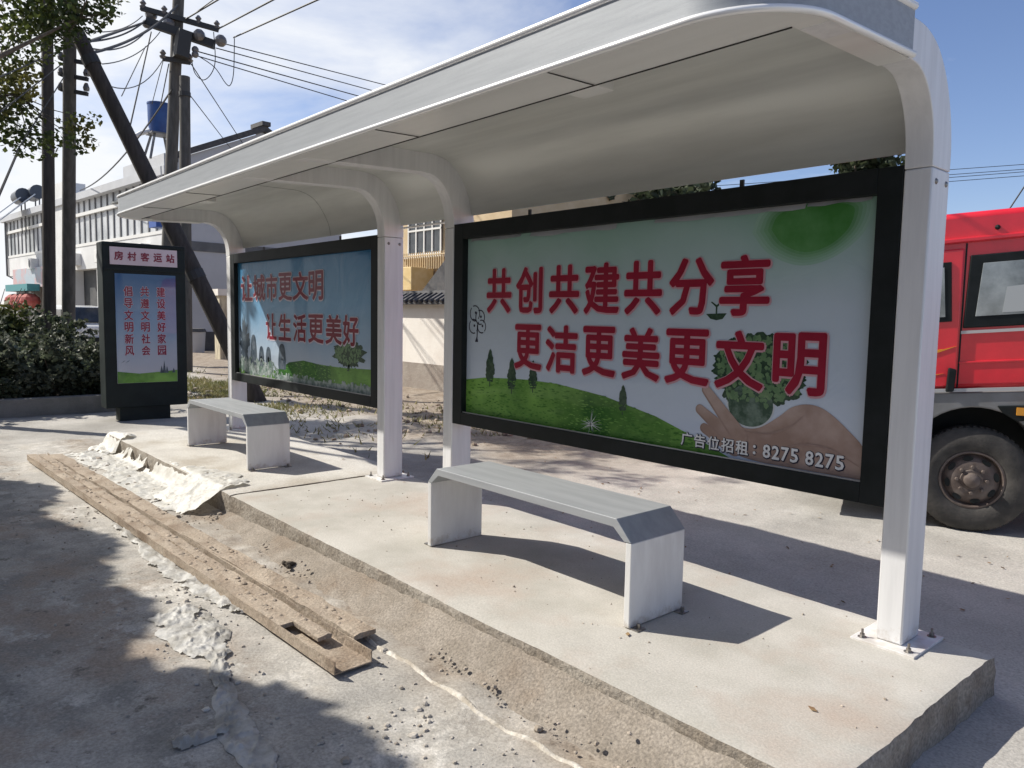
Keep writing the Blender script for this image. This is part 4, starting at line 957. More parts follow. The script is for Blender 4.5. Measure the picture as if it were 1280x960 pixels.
# ------------------------------------------------------------------ garden wall with tiled coping
PLASTER = mat('white plaster', (0.74, 0.70, 0.64), 0.85, 0, (0.80, 0.76, 0.70), 1.2, col3=(0.64, 0.58, 0.52), scale3=0.7, bump=0.2, bscale=20, space='World')
PLINTH = mat('cement plinth', (0.33, 0.29, 0.25), 0.92, 0, (0.26, 0.22, 0.19), 2.5, bump=0.6, bscale=22, space='World')
TILE = mat('dark roof tile', (0.055, 0.055, 0.06), 0.75, 0, (0.09, 0.085, 0.085), 6, island=0.3, space='World')
wy = 9.65; gw = empty('garden_wall', (-7, wy, G0), 'white plastered garden wall with grey plinth and dark tiled coping', 'wall')
t = MB(); t.box((-18, wy, 0.42), (4.0, wy+0.24, 1.74)); t.build('wall', PLASTER, gw)
t = MB(); t.box((-18.01, wy-0.03, G0-0.1), (4.01, wy+0.26, 0.42)); t.build('plinth', PLINTH, gw)
t = MB(); t.prism([(wy-0.20, 1.735), (wy+0.44, 1.735), (wy+0.44, 1.78), (wy+0.12, 1.96), (wy-0.20, 1.78)], 'x', -18.0, 4.0)
x = -17.9
while x < 4.0:
    t.tube([(x, wy-0.24, 1.80), (x, wy+0.10, 1.985)], 0.045, 6); t.tube([(x, wy+0.48, 1.80), (x, wy+0.14, 1.985)], 0.045, 6); x += 0.2
t.tube([(-18, wy+0.12, 1.99), (4.0, wy+0.12, 1.99)], 0.06, 8); t.build('coping', TILE, gw)
# yellow house behind
YEL = mat('cream render', (0.50, 0.38, 0.23), 0.85, 0, (0.56, 0.44, 0.28), 2, space='World'); YELD = mat('brown render', (0.30, 0.22, 0.15), 0.85, 0, (0.36, 0.27, 0.19), 3, space='World')
FRAMEW = mat('white window frame', (0.72, 0.71, 0.68), 0.5); GLASSD = mat('dark window glass', (0.03, 0.035, 0.04), 0.08, 0, (0.06, 0.065, 0.07), 3, spec=0.8)
yy = 15.0
def hp(px, py): p = aty(px, py, yy); return p[0], p[2]
hx0, hz1 = hp(496, 262); hx1, _ = hp(640, 262); _, hz0 = hp(520, 372)
yh = empty('yellow_house', ((hx0+hx1)/2, yy+3, G0), 'yellow brown house with a white barred window above the garden wall', 'house')
t = MB(); t.box((hx0-1, yy, G0-0.1), (hx1, yy+6, hz1+0.55)); t.build('wall', YEL, yh)
wx0, wz1 = hp(513, 272); wx1, wz0 = hp(553, 316)
t = MB(); t.box((wx0, yy-0.05, wz0), (wx1, yy-0.003, wz1)); wn = t.build('window', GLASSD, yh)
t = MB()
for k in range(5): xx = wx0 + (wx1-wx0)*k/4; t.box((xx-0.03, yy-0.09, wz0-0.03), (xx+0.03, yy-0.052, wz1+0.03))
for zz in (wz0, wz0+(wz1-wz0)*0.62, wz1): t.box((wx0-0.03, yy-0.095, zz-0.03), (wx1+0.03, yy-0.054, zz+0.03))
t.build('window_frame', FRAMEW, wn)
t = MB(); t.box((wx0-0.4, yy-0.28, wz0-0.14), (wx1+0.3, yy-0.002, wz0-0.05)); t.build('sill', FRAMEW, wn)
rx0, rz1 = hp(516, 322); rx1, rz0 = hp(566, 334)
t = MB(); xx = rx0
while xx < rx1 + 0.5: t.box((xx, yy-0.4, rz0-0.05), (xx+0.035, yy-0.37, rz1+0.1)); xx += 0.13
t.box((rx0-0.05, yy-0.41, rz1-0.02), (rx1+0.55, yy-0.36, rz1+0.02)); t.build('railing', YEL, yh)
t = MB(); t.box((hx0-1, yy-0.06, G0), (hx1, yy-0.004, rz0-0.08)); t.build('lower_wall', YELD, yh)
bx0, bz1 = hp(519, 337); bx1_, bz0 = hp(545, 364)
t = MB(); t.box((bx0, yy-1.0, bz0), (bx1_, yy-0.1, bz1)); t.build('meter_box', mat('yellow panel', (0.62, 0.45, 0.20), 0.7, 0, (0.68, 0.52, 0.27), 4, space='World'), yh, bevel=0.02)
# tiled shed in front of it
sx0 = aty(543, 372, 13)[0]; sz = aty(543, 372, 13)[2]; sx1 = sx0 + 4.0; sz1 = aty(566, 338, 13)[2]
sd_ = empty('shed', (sx0+2, 13, G0), 'low dark tiled shed roof between the garden wall and the yellow house', 'shed')
t = MB(); t.prism([(sx0, sz), (sx0+1.35, sz1+0.25), (sx1, sz1+0.25), (sx1, sz)], 'y', 12.4, 14.2); t.build('roof', TILE, sd_)
t = MB(); t.box((sx0+0.3, 12.6, G0-0.05), (sx1-0.2, 14.0, sz-0.004)); t.build('wall', YELD, sd_)

# ------------------------------------------------------------------ white building with glazed upper gallery
e1 = np.array([-0.99678, -0.0804]); e2 = np.array([-0.0804, 0.99678]); O1 = np.array([-33.19, 10.15])
def bp(s_, m_, z): p = O1 + e1*s_ + e2*m_; return (p[0], p[1], z)
def bbox(mb, s0, s1, m0, m1, z0, z1):
    v = [bp(s0,m0,z0), bp(s1,m0,z0), bp(s1,m1,z0), bp(s0,m1,z0), bp(s0,m0,z1), bp(s1,m0,z1), bp(s1,m1,z1), bp(s0,m1,z1)]
    return mb.add(v, [(0,3,2,1),(4,5,6,7),(0,1,5,4),(1,2,6,5),(2,3,7,6),(3,0,4,7)])
WHITEW = mat('white painted wall', (0.68, 0.68, 0.67), 0.8, 0, (0.60, 0.60, 0.59), 0.9, space='World'); GREYW = mat('light grey cladding', (0.50, 0.51, 0.53), 0.7, 0, (0.45, 0.46, 0.48), 0.7, space='World')
BANDM = mat('grey band', (0.16, 0.165, 0.17), 0.8, 0, (0.12, 0.125, 0.13), 2, space='World'); PLD = mat('dark plinth', (0.06, 0.06, 0.065), 0.85, 0, (0.09, 0.09, 0.09), 2, space='World')
GLASSB = mat('gallery glass', (0.60, 0.61, 0.62), 0.4, 0, (0.30, 0.32, 0.33), 0.5, spec=0.8, space='World'); MULL = mat('grey mullion', (0.16, 0.16, 0.165), 0.6); SHOPD = mat('shop shade', (0.045, 0.05, 0.055), 0.7, 0, (0.09, 0.09, 0.09), 0.8, space='World')
b1 = empty('gallery_building', bp(6, 4, G0), 'long white two storey building with glazed upper gallery and gabled end', 'building')
t = MB(); bbox(t, 0, 27.2, 1.0, 8, G0-0.2, 7.0); t.build('wall', WHITEW, b1)
t = MB(); bbox(t, 0.0, 27.2, -0.02, 0.98, 3.55, 4.80); t.build('balcony_wall', WHITEW, b1)
t = MB(); bbox(t, -0.05, 27.3, -0.25, 0.99, 7.05, 7.40); t.build('cornice', GREYW, b1)
t = MB(); bbox(t, 0, 27.2, 0.5, 0.985, G0, 3.545); t.build('shopfront', SHOPD, b1)
for s0, s1 in ((0.05, 13.9), (16.4, 27.1)):
    t = MB(); bbox(t, s0, s1, 0.12, 0.5, 4.80, 7.05); gp = t.build('window', GLASSB, b1)
    t = MB(); n_ = int((s1-s0)/0.86)
    for k in range(n_+1):
        s_ = s0 + (s1-s0)*k/n_; bbox(t, s_-0.055, s_+0.055, 0.07, 0.118, 4.80, 7.05)
    t.build('mullion', MULL, gp)
    t = MB(); bbox(t, s0, s1, -0.03, 0.11, 6.28, 6.44); bbox(t, s0, s1, -0.05, 0.11, 4.72, 4.86); t.build('transom', FRAMEW, gp)
t = MB(); bbox(t, 14.0, 16.3, -0.12, 1.0, G0, 8.3); t.build('pilaster', WHITEW, b1)
for k in range(1, 27, 4):
    t = MB(); bbox(t, k, k+0.4, 0.02, 0.48, G0, 3.55); t.build('column', WHITEW, b1)
t = MB(); bbox(t, 17.2, 24.5, -0.25, -0.03, 2.75, 3.9); sgn = t.build('signboard', mat('faded shop sign', (0.55, 0.36, 0.36), 0.6, 0, (0.42, 0.46, 0.50), 0.8, space='World', lo=0.45, hi=0.55), b1)
t = MB(); bbox(t, 18.5, 23.5, -0.9, -0.26, 2.5, 2.9); t.build('awning', mat('teal awning', (0.06, 0.24, 0.26), 0.7), b1)
t = MB(); 
for k in range(4): c_ = bp(19.2 + k*1.2, -0.6, 1.9); t.ball(c_, 0.55, 10, 6, (1, 1, 0.85))
t.build('red_awning', mat('faded red canvas', (0.38, 0.07, 0.06), 0.8, 0, (0.46, 0.14, 0.12), 3, space='World'), b1)
t = MB(); bbox(t, 4.2, 8.2, 0.42, 0.497, G0, 2.6); t.build('roller_shutter', mat('green grey shutter', (0.13, 0.17, 0.15), 0.6, 0, (0.10, 0.13, 0.12), 9, stretch=(1, 1, 8), space='World'), b1)
t = MB(); bbox(t, -0.02, 0.75, -0.6, 0.9, 4.9, 6.0); t.build('blue_sheet', mat('blue tarpaulin', (0.03, 0.09, 0.33), 0.6), b1)
for k, (s_, z_) in enumerate(((2.2, 3.75), (7.4, 3.75), (11.6, 3.75), (19.5, 3.8))):
    t = MB(); bbox(t, s_, s_+0.9, -0.42, -0.025, z_, z_+0.62); ac = t.build('air_conditioner', FRAMEW, b1, bevel=0.02)
    c_ = bp(s_+0.34, -0.425, z_+0.31); t = MB(); t.lathe([(0, 0.0), (0.22, 0.0), (0.24, -0.02)], c_, (-e2[0], -e2[1], 0), 16); t.build('fan_grille', MULL, ac)
for s_ in (0.35, 13.6, 26.6): t = MB(); t.tube([bp(s_, -0.1, 7.05), bp(s_, -0.1, 3.6), bp(s_, 0.42, 3.3), bp(s_, 0.42, G0)], 0.06, 8); t.build('drain_pipe', BANDM, b1)
# gable end
t = MB(); ga = [(0.3, G0-0.2), (0.3, 7.75), (4.05, 9.45), (4.5, 9.2), (8.1, 7.0), (8.1, G0-0.2)]
for s_ in (-0.15, -0.02):
    pass
n_ = len(ga); t.add([bp(-0.15, m_, z) for m_, z in ga] + [bp(0.0-0.002, m_, z) for m_, z in ga], [tuple(range(n_)), tuple(range(n_, 2*n_))[::-1]] + [(i, i+n_, (i+1) % n_+n_, (i+1) % n_) for i in range(n_)]); t.build('gable', GREYW, b1)
t = MB(); bbox(t, -0.19, -0.152, 0.28, 8.1, 4.02, 4.42); t.build('band', BANDM, b1)
t = MB(); bbox(t, -0.2, -0.153, 0.28, 8.1, G0-0.1, 0.62); t.build('plinth', PLD, b1)
t = MB(); ro = [(0.2, 7.72), (4.08, 9.5), (8.6, 7.1)]
for (ma, za), (mb_, zb_) in zip(ro[:-1], ro[1:]):
    v = [bp(s_, m_, z) for s_ in (-0.3, 0.6) for m_, z in ((ma, za), (mb_, zb_), (mb_, zb_+0.26), (ma, za+0.26))]
    t.add(v, [(0,1,2,3),(7,6,5,4),(0,4,5,1),(1,5,6,2),(2,6,7,3),(3,7,4,0)])
t.build('gable_coping', TILE, b1)
t = MB(); bbox(t, -0.4, 0.7, 3.9, 4.3, 9.72, 9.9); t.build('ridge', TILE, b1)
t = MB(); bbox(t, 0.3, 5.0, -0.1, 3.0, 7.41, 7.95); t.build('roof_box', GREYW, b1)
# solar heaters and tank on the roof
for i, (px, py) in enumerate(((27, 245), (45, 241))):
    c_ = atd(px, py, 46); r_ = empty('solar_heater', tuple(c_), ('pale rooftop solar heater with a dark round tank, further left', 'rooftop solar heater with a dark round tank beside the dark pole')[i], 'solar heater', 'solar heaters on the gallery roof')
    c_ = Vector(c_); t = MB(); t.tube([c_ + Vector((0.6, 0, 0)), c_ + Vector((-1.2, 0, 0))], 0.42, 14); t.build('tank', mat('solar tank', (0.05, 0.06, 0.08), 0.4), r_, smooth='auto')
    t = MB(); t.bar(c_ + Vector((0.2, -0.2, -0.2)), c_ + Vector((0.2, -2.0, -1.9)), 1.6, 0.06); t.build('collector', mat('collector', (0.55, 0.57, 0.6), 0.2), r_)
    t = MB(); t.bar(c_ + Vector((0.4, 0.1, -0.3)), c_ + Vector((0.4, 0.1, -2.2)), 0.07, 0.07); t.bar(c_ + Vector((-0.9, 0.1, -0.3)), c_ + Vector((-0.9, 0.1, -2.2)), 0.07, 0.07); t.build('stand', MULL, r_)
wt = Vector(atd(199, 148, 31)); r_ = empty('water_tank', tuple(wt), 'blue drum water tank on a dark stand above the roof', 'water tank')
t = MB(); t.lathe([(0, -0.62), (0.36, -0.6), (0.43, -0.3), (0.44, 0.5), (0.46, 0.52), (0.46, 0.58), (0, 0.62)], wt, (0, 0, 1), 20); t.build('drum', mat('blue tank paint', (0.015, 0.06, 0.22), 0.45, 0, (0.02, 0.08, 0.27), 3), r_, smooth='auto')
for sx, sy in ((-.35, -.35), (.35, -.35), (.35, .35), (-.35, .35)): t = MB(); t.bar(wt + Vector((sx*0.7, sy*0.7, -0.62)), wt + Vector((sx*1.5, sy*1.5, -1.75)), 0.07, 0.07); t.build('stand_leg', MULL, r_)
t = MB(); t.box((wt.x-0.42, wt.y-0.42, wt.z-0.68), (wt.x+0.42, wt.y+0.42, wt.z-0.621)); t.build('stand', MULL, r_)
t = MB(); t.tube([wt + Vector((0, 0, -0.4)), wt + Vector((-.1, -.7, -.7)), wt + Vector((-.1, -1.1, -1.0))], 0.09, 8); t.build('pipe', FRAMEW, r_)
# cream gate post
gp_ = empty('gate_post', tuple(atz(281, 449, G0)), 'cream weathered gate post beside the far billboard', 'gate post'); q = atz(281, 449, G0)
t = MB(); t.box((q[0]-0.25, q[1]-0.25, G0-0.05), (q[0]+0.25, q[1]+0.25, 2.05)); t.build('shaft', mat('cream weathered paint', (0.62, 0.55, 0.40), 0.8, 0, (0.35, 0.30, 0.22), 5, stretch=(2, 2, 0.5), space='World'), gp_)
t = MB(); t.box((q[0]-0.32, q[1]-0.32, 2.054), (q[0]+0.32, q[1]+0.32, 2.28)); t.build('cap', PLASTER, gp_)
# dark bin by the gable
q = atz(245, 441, G0); bn = empty('bin', tuple(q), 'small grey bin at the foot of the white gable wall', 'bin')
t = MB(); t.lathe([(0, 0), (0.32, 0), (0.38, 0.85), (0, 0.85)], q, (0, 0, 1), 14); t.build('body', GREYW, bn, smooth='auto'); t = MB(); t.lathe([(0, 0.86), (0.42, 0.86), (0.36, 0.98), (0, 1.0)], q, (0, 0, 1), 14); t.build('lid', PLD, bn, smooth='auto')

# ------------------------------------------------------------------ white van parked beyond the planter
q = Vector(atz(104, 436, G0)); VW = mat('white car paint', (0.72, 0.73, 0.74), 0.3, coat=0.5)
vn = empty('parked_van', tuple(q), 'small white van parked in front of the white building', 'van')
sidep = [(-2.0, 0.35), (2.0, 0.35), (2.05, 1.0), (1.55, 1.12), (1.05, 1.78), (-1.7, 1.85), (-2.0, 1.5)]
t = MB(); t.add([(q.x + h_, q.y + d_, q.z + z_) for d_ in (-0.75, 0.75) for h_, z_ in sidep], [tuple(range(7)), tuple(range(7, 14))[::-1]] + [(i, i+7, (i+1) % 7+7, (i+1) % 7) for i in range(7)]); t.build('body', VW, vn, bevel=0.06)
t = MB(); t.add([(q.x + 1.62, q.y - 0.66, q.z+1.16), (q.x+1.62, q.y+0.66, q.z+1.16), (q.x+1.14, q.y+0.6, q.z+1.74), (q.x+1.14, q.y-0.6, q.z+1.74)], [(0,1,2,3)]); t.add([(a[0]+0.02, a[1], a[2]+0.015) for a in t.v[:4]], [(0,1,2,3)]); t.build('windscreen', GLASSD, vn)
for x0_, x1_ in ((0.1, 0.95), (-1.6, -0.05)):
    t = MB(); t.box((q.x+x0_, q.y-0.775, q.z+1.12), (q.x+x1_, q.y-0.752, q.z+1.66)); t.build('window', GLASSD, vn)
for sy in (-0.55, 0.55):
    t = MB(); t.ball((q.x+2.02, q.y+sy, q.z+0.8), 0.12, 8, 6); t.build('headlight', mat('lamp lens', (0.6, 0.6, 0.6), 0.1), vn)
t = MB(); t.box((q.x+2.0, q.y-0.72, q.z+0.3), (q.x+2.14, q.y+0.72, q.z+0.55)); t.build('bumper', BLACKF, vn)
for sx in (-1.3, 1.3):
    for sy in (-0.7, 0.7): t = MB(); t.lathe([(0, -0.1), (0.26, -0.1), (0.31, -0.06), (0.31, 0.06), (0.26, 0.1), (0, 0.1)], (q.x+sx, q.y+sy, q.z+0.31), (0, 1, 0), 18); t.build('wheel', BLACKF, vn)

# ------------------------------------------------------------------ poles
CONP = mat('weathered concrete pole', (0.085, 0.08, 0.072), 0.9, 0, (0.125, 0.118, 0.108), 4, bump=0.3, bscale=25, stretch=(3, 3, 0.6), space='World')
WOODP = mat('dark pole', (0.045, 0.038, 0.034), 0.9, 0, (0.07, 0.06, 0.052), 4, bump=0.3, stretch=(4, 4, 0.5), space='World')
CROSS = mat('crossarm steel', (0.06, 0.06, 0.06), 0.7, 0.3); INS = mat('porcelain insulator', (0.16, 0.15, 0.15), 0.3, coat=0.4)
def pole(name, base, top, r0, r1, m, label):
    r_ = empty(name, tuple(base), label, 'utility pole', 'utility poles by the building'); t = MB(); b = Vector(base); e_ = Vector(top)
    t.tube([b - Vector((0, 0, 0.2)), b.lerp(e_, 0.5), e_], [r0, (r0+r1)/2, r1], 14); t.build('shaft', m, r_, smooth='auto'); return r_
pA0 = atd(59.5, 400, 16.3); pA1 = atd(58, -120, 16.0)
pA = pole('utility_pole', (pA0[0], pA0[1], 0.0), tuple(pA1), 0.135, 0.105, WOODP, 'thin dark utility pole left of the pale pole')
pB0 = atz(85, 474, 0.0); pB1 = atd(88, -110, 13.3)
pB = pole('utility_pole', tuple(pB0), tuple(pB1), 0.13, 0.105, CONP, 'grey utility pole in the planter with whitewashed foot')
t = MB(); b = Vector(pB0); e_ = Vector(pB1); t.tube([b + Vector((0, 0, 0.0)), b.lerp(e_, 0.115)], 0.133, 14); t.build('whitewash', mat('flaking whitewash', (0.52, 0.50, 0.49), 0.9, 0, (0.24, 0.22, 0.21), 9, space='World', bump=0.3), pB, smooth='auto')
vx = Vector((MROT[0][0], MROT[1][0], 0)).normalized(); vy_ = Vector((0.35, -0.95, 0))
for z_, w_ in ((atd(86, 57, 13.3)[2], 0.55), (atd(86, 76, 13.3)[2], 0.52), (atd(86, 94, 13.3)[2], 0.55)):
    c_ = b.lerp(e_, (z_ - b.z)/(e_.z - b.z)); t = MB(); t.bar(c_ - vx*0.17 + Vector((0, 0, 0.03)), c_ + vx*0.34 - Vector((0, 0, 0.05)), 0.07, 0.07); ca = t.build('crossarm', CROSS, pB)
    for q_ in (-0.16, 0.32): t = MB(); t.lathe([(0, -0.05), (0.05, -0.05), (0.06, 0.0), (0.03, 0.09), (0, 0.1)], c_ + vx*q_ + Vector((0, 0, 0.06)), (0, 0, 1), 8); t.build('insulator', INS, ca)
br = empty('brace_pole', tuple(atz(322, 502, G0)), 'leaning dark strut pole slanting from the grey pole to the ground', 'strut pole'); f0 = Vector(atz(322, 502, G0)); f1 = Vector(atd(97, 42, 13.35))
t = MB(); t.tube([f0 - (f1-f0)*0.02, f0.lerp(f1, 0.5), f1], [0.165, 0.15, 0.125], 12); t.build('shaft', WOODP, br, smooth='auto')
for k in (0.36, 0.93): t = MB(); c_ = f0.lerp(f1, k); d_ = (f1-f0).normalized()*0.08; t.tube([c_ - d_, c_ + d_], 0.175 - 0.03*k, 12); t.build('clamp', CROSS, br)
# pole with crossarms
c0 = atd(203, 445, 23.0); c0 = Vector((c0[0], c0[1], G0)); c1 = Vector(atd(226, -70, 21.8))
pC = pole('utility_pole', tuple(c0), tuple(c1), 0.19, 0.15, CONP, 'tall grey utility pole carrying crossarms and insulators')
def onC(py): 
    lo, hi = 0.0, 1.0
    for _ in range(40):
        mid = (lo+hi)/2; p = c0.lerp(c1, mid); v = MROT.T @ (np.array(p) - CAM); y_ = 480 + FPX*v[1]/v[2]
        if y_ > py: lo = mid
        else: hi = mid
    return c0.lerp(c1, lo)
dC = 22.0
def seg(p, q, dp=dC, dq=None): return Vector(atd(*p, dp)), Vector(atd(*q, dq or dp))
for (a_, b_, th, ins) in (((176, 10), (273, 37), 0.13, (0.03, 0.30, 0.74, 0.98)), ((183, 27), (268, 56), 0.22, ()), ((203, 73), (238, 78), 0.12, (0.02, 0.98))):
    p_, q_ = seg(a_, b_, 21.6, 22.0); t = MB(); t.bar(p_, q_, th, th); ca = t.build('crossarm', CROSS, pC)
    for k in ins: t = MB(); t.lathe([(0, -0.02), (0.07, 0), (0.1, 0.06), (0.05, 0.1), (0.09, 0.16), (0.03, 0.24), (0, 0.25)], p_.lerp(q_, k), (0, 0, 1), 10); t.build('insulator', INS, ca)
t = MB(); p_, q_ = seg((230, 40), (226, 72), 21.7); t.bar(p_, q_, 0.4, 0.35); t.build('switch_box', CROSS, pC)
for (x_, y_, r_) in ((189, 18, 0.17), (211, 30, 0.17), (249, 44, 0.17), (276, 51, 0.17), (244, 62, 0.1), (244, 68, 0.1), (183, 30, 0.12)):
    t = MB(); t.ball(atd(x_, y_, 21.8), r_*1.0, 10, 6); t.build('insulator', INS, pC)
s0_ = atd(232, 440, 20.5); s1_ = atd(231, 96, 20.2)
st_ = pole('utility_pole', (s0_[0], s0_[1], G0), tuple(s1_), 0.17, 0.13, CONP, 'short grey pole standing right against the tall crossarm pole')
t = MB(); c_ = Vector(atd(231, 118, 20.2)); t.tube([c_ - Vector((0, 0, 0.06)), c_ + Vector((0, 0, 0.06))], 0.15, 12); t.build('clamp', CROSS, st_)

# ------------------------------------------------------------------ wires
WIRE = mat('black cable', (0.02, 0.02, 0.022), 0.6)
UPR_ = 'heavy wire rising from the crossarm to the top edge of the photo'; FARW_ = 'thin parallel wire running right from the crossarm behind the canopy'
def wire(a, da, b, db, label, r=0.012, sag=0.0, group='overhead wires of the utility poles'):
    p, q_ = Vector(atd(*a, da)), Vector(atd(*b, db)); n_ = 14; t = MB()
    if label in (FARW_, UPR_): q_ = p + (q_ - p)*3.2            # the line runs on to poles further along the street
    if group.startswith('telephone'): p, q_ = p + (p - q_)*1.5, q_ + (q_ - p)*1.0
    t.tube([p.lerp(q_, k/n_) - Vector((0, 0, sag*4*(k/n_)*(1-k/n_))) for k in range(n_+1)], r, 5)
    o = t.build('power_line', WIRE); tag(o, label, 'power line', group); return o
BUN = 'thin cable in the bundle running from the crossarms to the grey pole'
wire((181, 28), 21.6, (103, 55), 13.4, BUN, 0.03); wire((183, 25), 21.6, (102, 52), 13.4, BUN, 0.02, 0.15); wire((190, 30), 21.6, (104, 58), 13.4, BUN, 0.016, 0.3)
wire((178, 20), 21.6, (98, 36), 13.4, BUN, 0.012, 0.2); wire((222, 6), 21.8, (116, 66), 14, BUN, 0.03, 0.2)
LFT = 'thin wire crossing the white sky from the crossarms towards the left poles'
wire((204, 74), 21.9, (108, 92), 13.4, LFT, 0.012, 0.5); wire((200, 40), 21.8, (128, 80), 15, LFT, 0.012, 0.2); wire((80, 78), 13.3, (0, 140), 10, LFT, 0.01); wire((82, 60), 13.3, (0, 96), 10, LFT, 0.01); wire((80, 96), 13.3, (20, 190), 10.5, LFT, 0.01)
wire((24, 185), 14, (-4, 250), 12, 'thick cable dropping to the left edge of the photo below the leaves', 0.022)
GUY = 'guy wire hanging below the crossarm beside the leaning strut'
wire((189, 40), 21.7, (163, 156), 17, GUY, 0.018); wire((182, 58), 21.7, (152, 120), 17, GUY, 0.012); wire((211, 80), 21.8, (200, 135), 24, GUY, 0.016); wire((205, 72), 21.8, (190, 130), 24, GUY, 0.012)
for (x_, y_, d_) in ((166, 140, 17.5), (163, 152, 17.1), (156, 108, 17.8), (171, 122, 18.3)):
    pass
UPR = 'heavy wire rising from the crossarm to the top edge of the photo'
wire((232, 24), 21.8, (292, -12), 17, UPR, 0.022); wire((236, 22), 21.8, (280, -10), 17, UPR, 0.014); wire((273, 36), 22, (360, -10), 16, UPR, 0.022); wire((292, 47), 22, (410, -6), 16, UPR, 0.022)
FARW = 'thin parallel wire running right from the crossarm behind the canopy'
wire((278, 54), 22, (520, 116), 30, FARW, 0.016); wire((270, 60), 22, (520, 128), 30, FARW, 0.016); wire((246, 64), 22, (520, 140), 30, FARW, 0.018); wire((247, 70), 22, (520, 152), 30, FARW, 0.016)
DRP = 'thin drop wire slanting from the tall pole to the gabled roof'
wire((239, 80), 22, (304, 180), 33, DRP, 0.016); wire((236, 117), 20.3, (292, 190), 33, DRP, 0.014)
wire((215, 112), 21.8, (100, 238), 40, 'slack black cable curving from the tall pole to the gallery cornice', 0.028, 0.5)
LOOP = 'slack looping jumper wire under the crossarm insulators'
def loopw(pts, dep):
    t = MB(); t.tube([Vector(atd(*p, dep)) for p in spline(pts, 6)], 0.013, 5); tag(t.build('power_line', WIRE), LOOP, 'power line', 'jumper loops at the crossarms')
loopw([(267, 40), (269, 75), (264, 92), (254, 100), (244, 92), (240, 78)], 21.8); loopw([(293, 48), (292, 90), (288, 106), (282, 104), (268, 84), (248, 70)], 21.8)
RGT = 'thin telephone wire crossing the sky behind the near post and truck'
for k, (ya, yb_) in enumerate(((197, 226), (203, 233), (206, 238), (211, 243))): wire((1330, ya-1), 40, (800, yb_+8), 44, RGT, 0.017, 0.25, 'telephone wires over the truck')

# ------------------------------------------------------------------ red truck behind the near post
tb = atz(1210, 665, G0)
th = R(24)
rT = empty('red_truck', tuple(tb), 'red truck cab with grey wheel arch parked behind the near post', 'truck', rot=(0, 0, th))
# local frame: x to the rear (picture right), -y towards the camera, z up
REDP = mat('red truck paint', (0.76, 0.018, 0.034), 0.32, 0, (0.70, 0.016, 0.03), 2, coat=0.6, coatr=0.08, fine=0.12, fscale=6)
GREYP = mat('grey plastic arch', (0.22, 0.22, 0.22), 0.5, 0, (0.17, 0.17, 0.165), 4); RUB = mat('tyre rubber', (0.035, 0.033, 0.031), 0.8, 0, (0.07, 0.064, 0.058), 6, bump=0.2, bscale=40)
RIM = mat('rusty wheel steel', (0.10, 0.075, 0.065), 0.65, 0.2, (0.16, 0.13, 0.115), 7, bump=0.2, bscale=30); DGL = mat('cab glass', (0.13, 0.15, 0.16), 0.05, 0, (0.34, 0.37, 0.38), 2.2, spec=0.8); ORG = mat('yellow stripe', (0.72, 0.30, 0.02), 0.4)
SKEW = 0.085; PXM = FPX / float((MROT.T @ (np.array(tb) - CAM))[2])
def tz(u, z): return z + SKEW*u
def uv(px, py): return (px-1209)/PXM, (665-py)/PXM
US = -0.15
def side_prism(mb, poly, d0, d1, skew=True):
    n_ = len(poly); v = [(u + (US if skew else 0), d, tz(u, z) if skew else z) for d in (d0, d1) for u, z in poly]
    return mb.add(v, [tuple(range(n_)), tuple(range(n_, 2*n_))[::-1]] + [(i, i+n_, (i+1) % n_+n_, (i+1) % n_) for i in range(n_)])
W2 = 2.1
t = MB(); side_prism(t, [(-1.30, 1.16), (0.92, 1.16), (0.95, 1.4), (0.95, 2.38), (0.85, 2.58), (-0.75, 2.60), (-1.05, 2.45), (-1.28, 1.75), (-1.34, 1.4)], 0.0, W2)
t.build('cab', REDP, rT, local=True, bevel=0.05, smooth='auto', seg=3)
t = MB(); side_prism(t, [(-0.98, 2.345), (0.93, 2.345), (0.93, 2.385), (-0.98, 2.385)], -0.035, -0.001); t.build('drip_rail', REDP, rT, local=True, bevel=0.01)
t = MB(); side_prism(t, [(-1.18, 1.19), (-0.015, 1.19), (-0.015, 2.30), (-0.95, 2.30), (-1.17, 1.75)], -0.022, -0.001); dr = t.build('door', REDP, rT, local=True, bevel=0.012, smooth='auto')
t = MB(); side_prism(t, [(-1.02, 1.72), (-0.07, 1.72), (-0.10, 2.2), (-0.86, 2.2)], -0.032, -0.0225); dw = t.build('window', BLACKF, dr, local=True, bevel=0.008)
t = MB(); side_prism(t, [(-0.95, 1.76), (-0.12, 1.76), (-0.15, 2.16), (-0.84, 2.16)], -0.036, -0.0325); t.build('glass', DGL, dw, local=True)
t = MB(); side_prism(t, [(-0.085, 1.15), (-0.025, 1.15), (-0.015, 1.33), (-0.075, 1.35)], -0.06, -0.022); t.build('handle', BLACKF, dr, local=True, bevel=0.012)
t = MB(); side_prism(t, [(-0.75, 1.44), (-0.15, 1.475), (-0.12, 1.50), (-0.75, 1.42)], -0.026, -0.0225); side_prism(t, [(-0.70, 1.36), (-0.02, 1.52), (-0.30, 1.42), (-0.70, 1.33)], -0.0275, -0.0225); side_prism(t, [(-0.70, 1.24), (-0.10, 1.30), (-0.25, 1.27), (-0.70, 1.20)], -0.026, -0.0225); t.build('stripe', ORG, dr, local=True)
t = MB(); side_prism(t, [(0.01, 1.66), (0.62, 1.66), (0.62, 2.24), (0.03, 2.24)], -0.018, -0.001); sw = t.build('side_window', BLACKF, rT, local=True, bevel=0.01)
t = MB(); side_prism(t, [(0.09, 1.75), (0.49, 1.75), (0.50, 2.17), (0.12, 2.17)], -0.024, -0.0185); t.build('glass', DGL, sw, local=True, bevel=0.003)
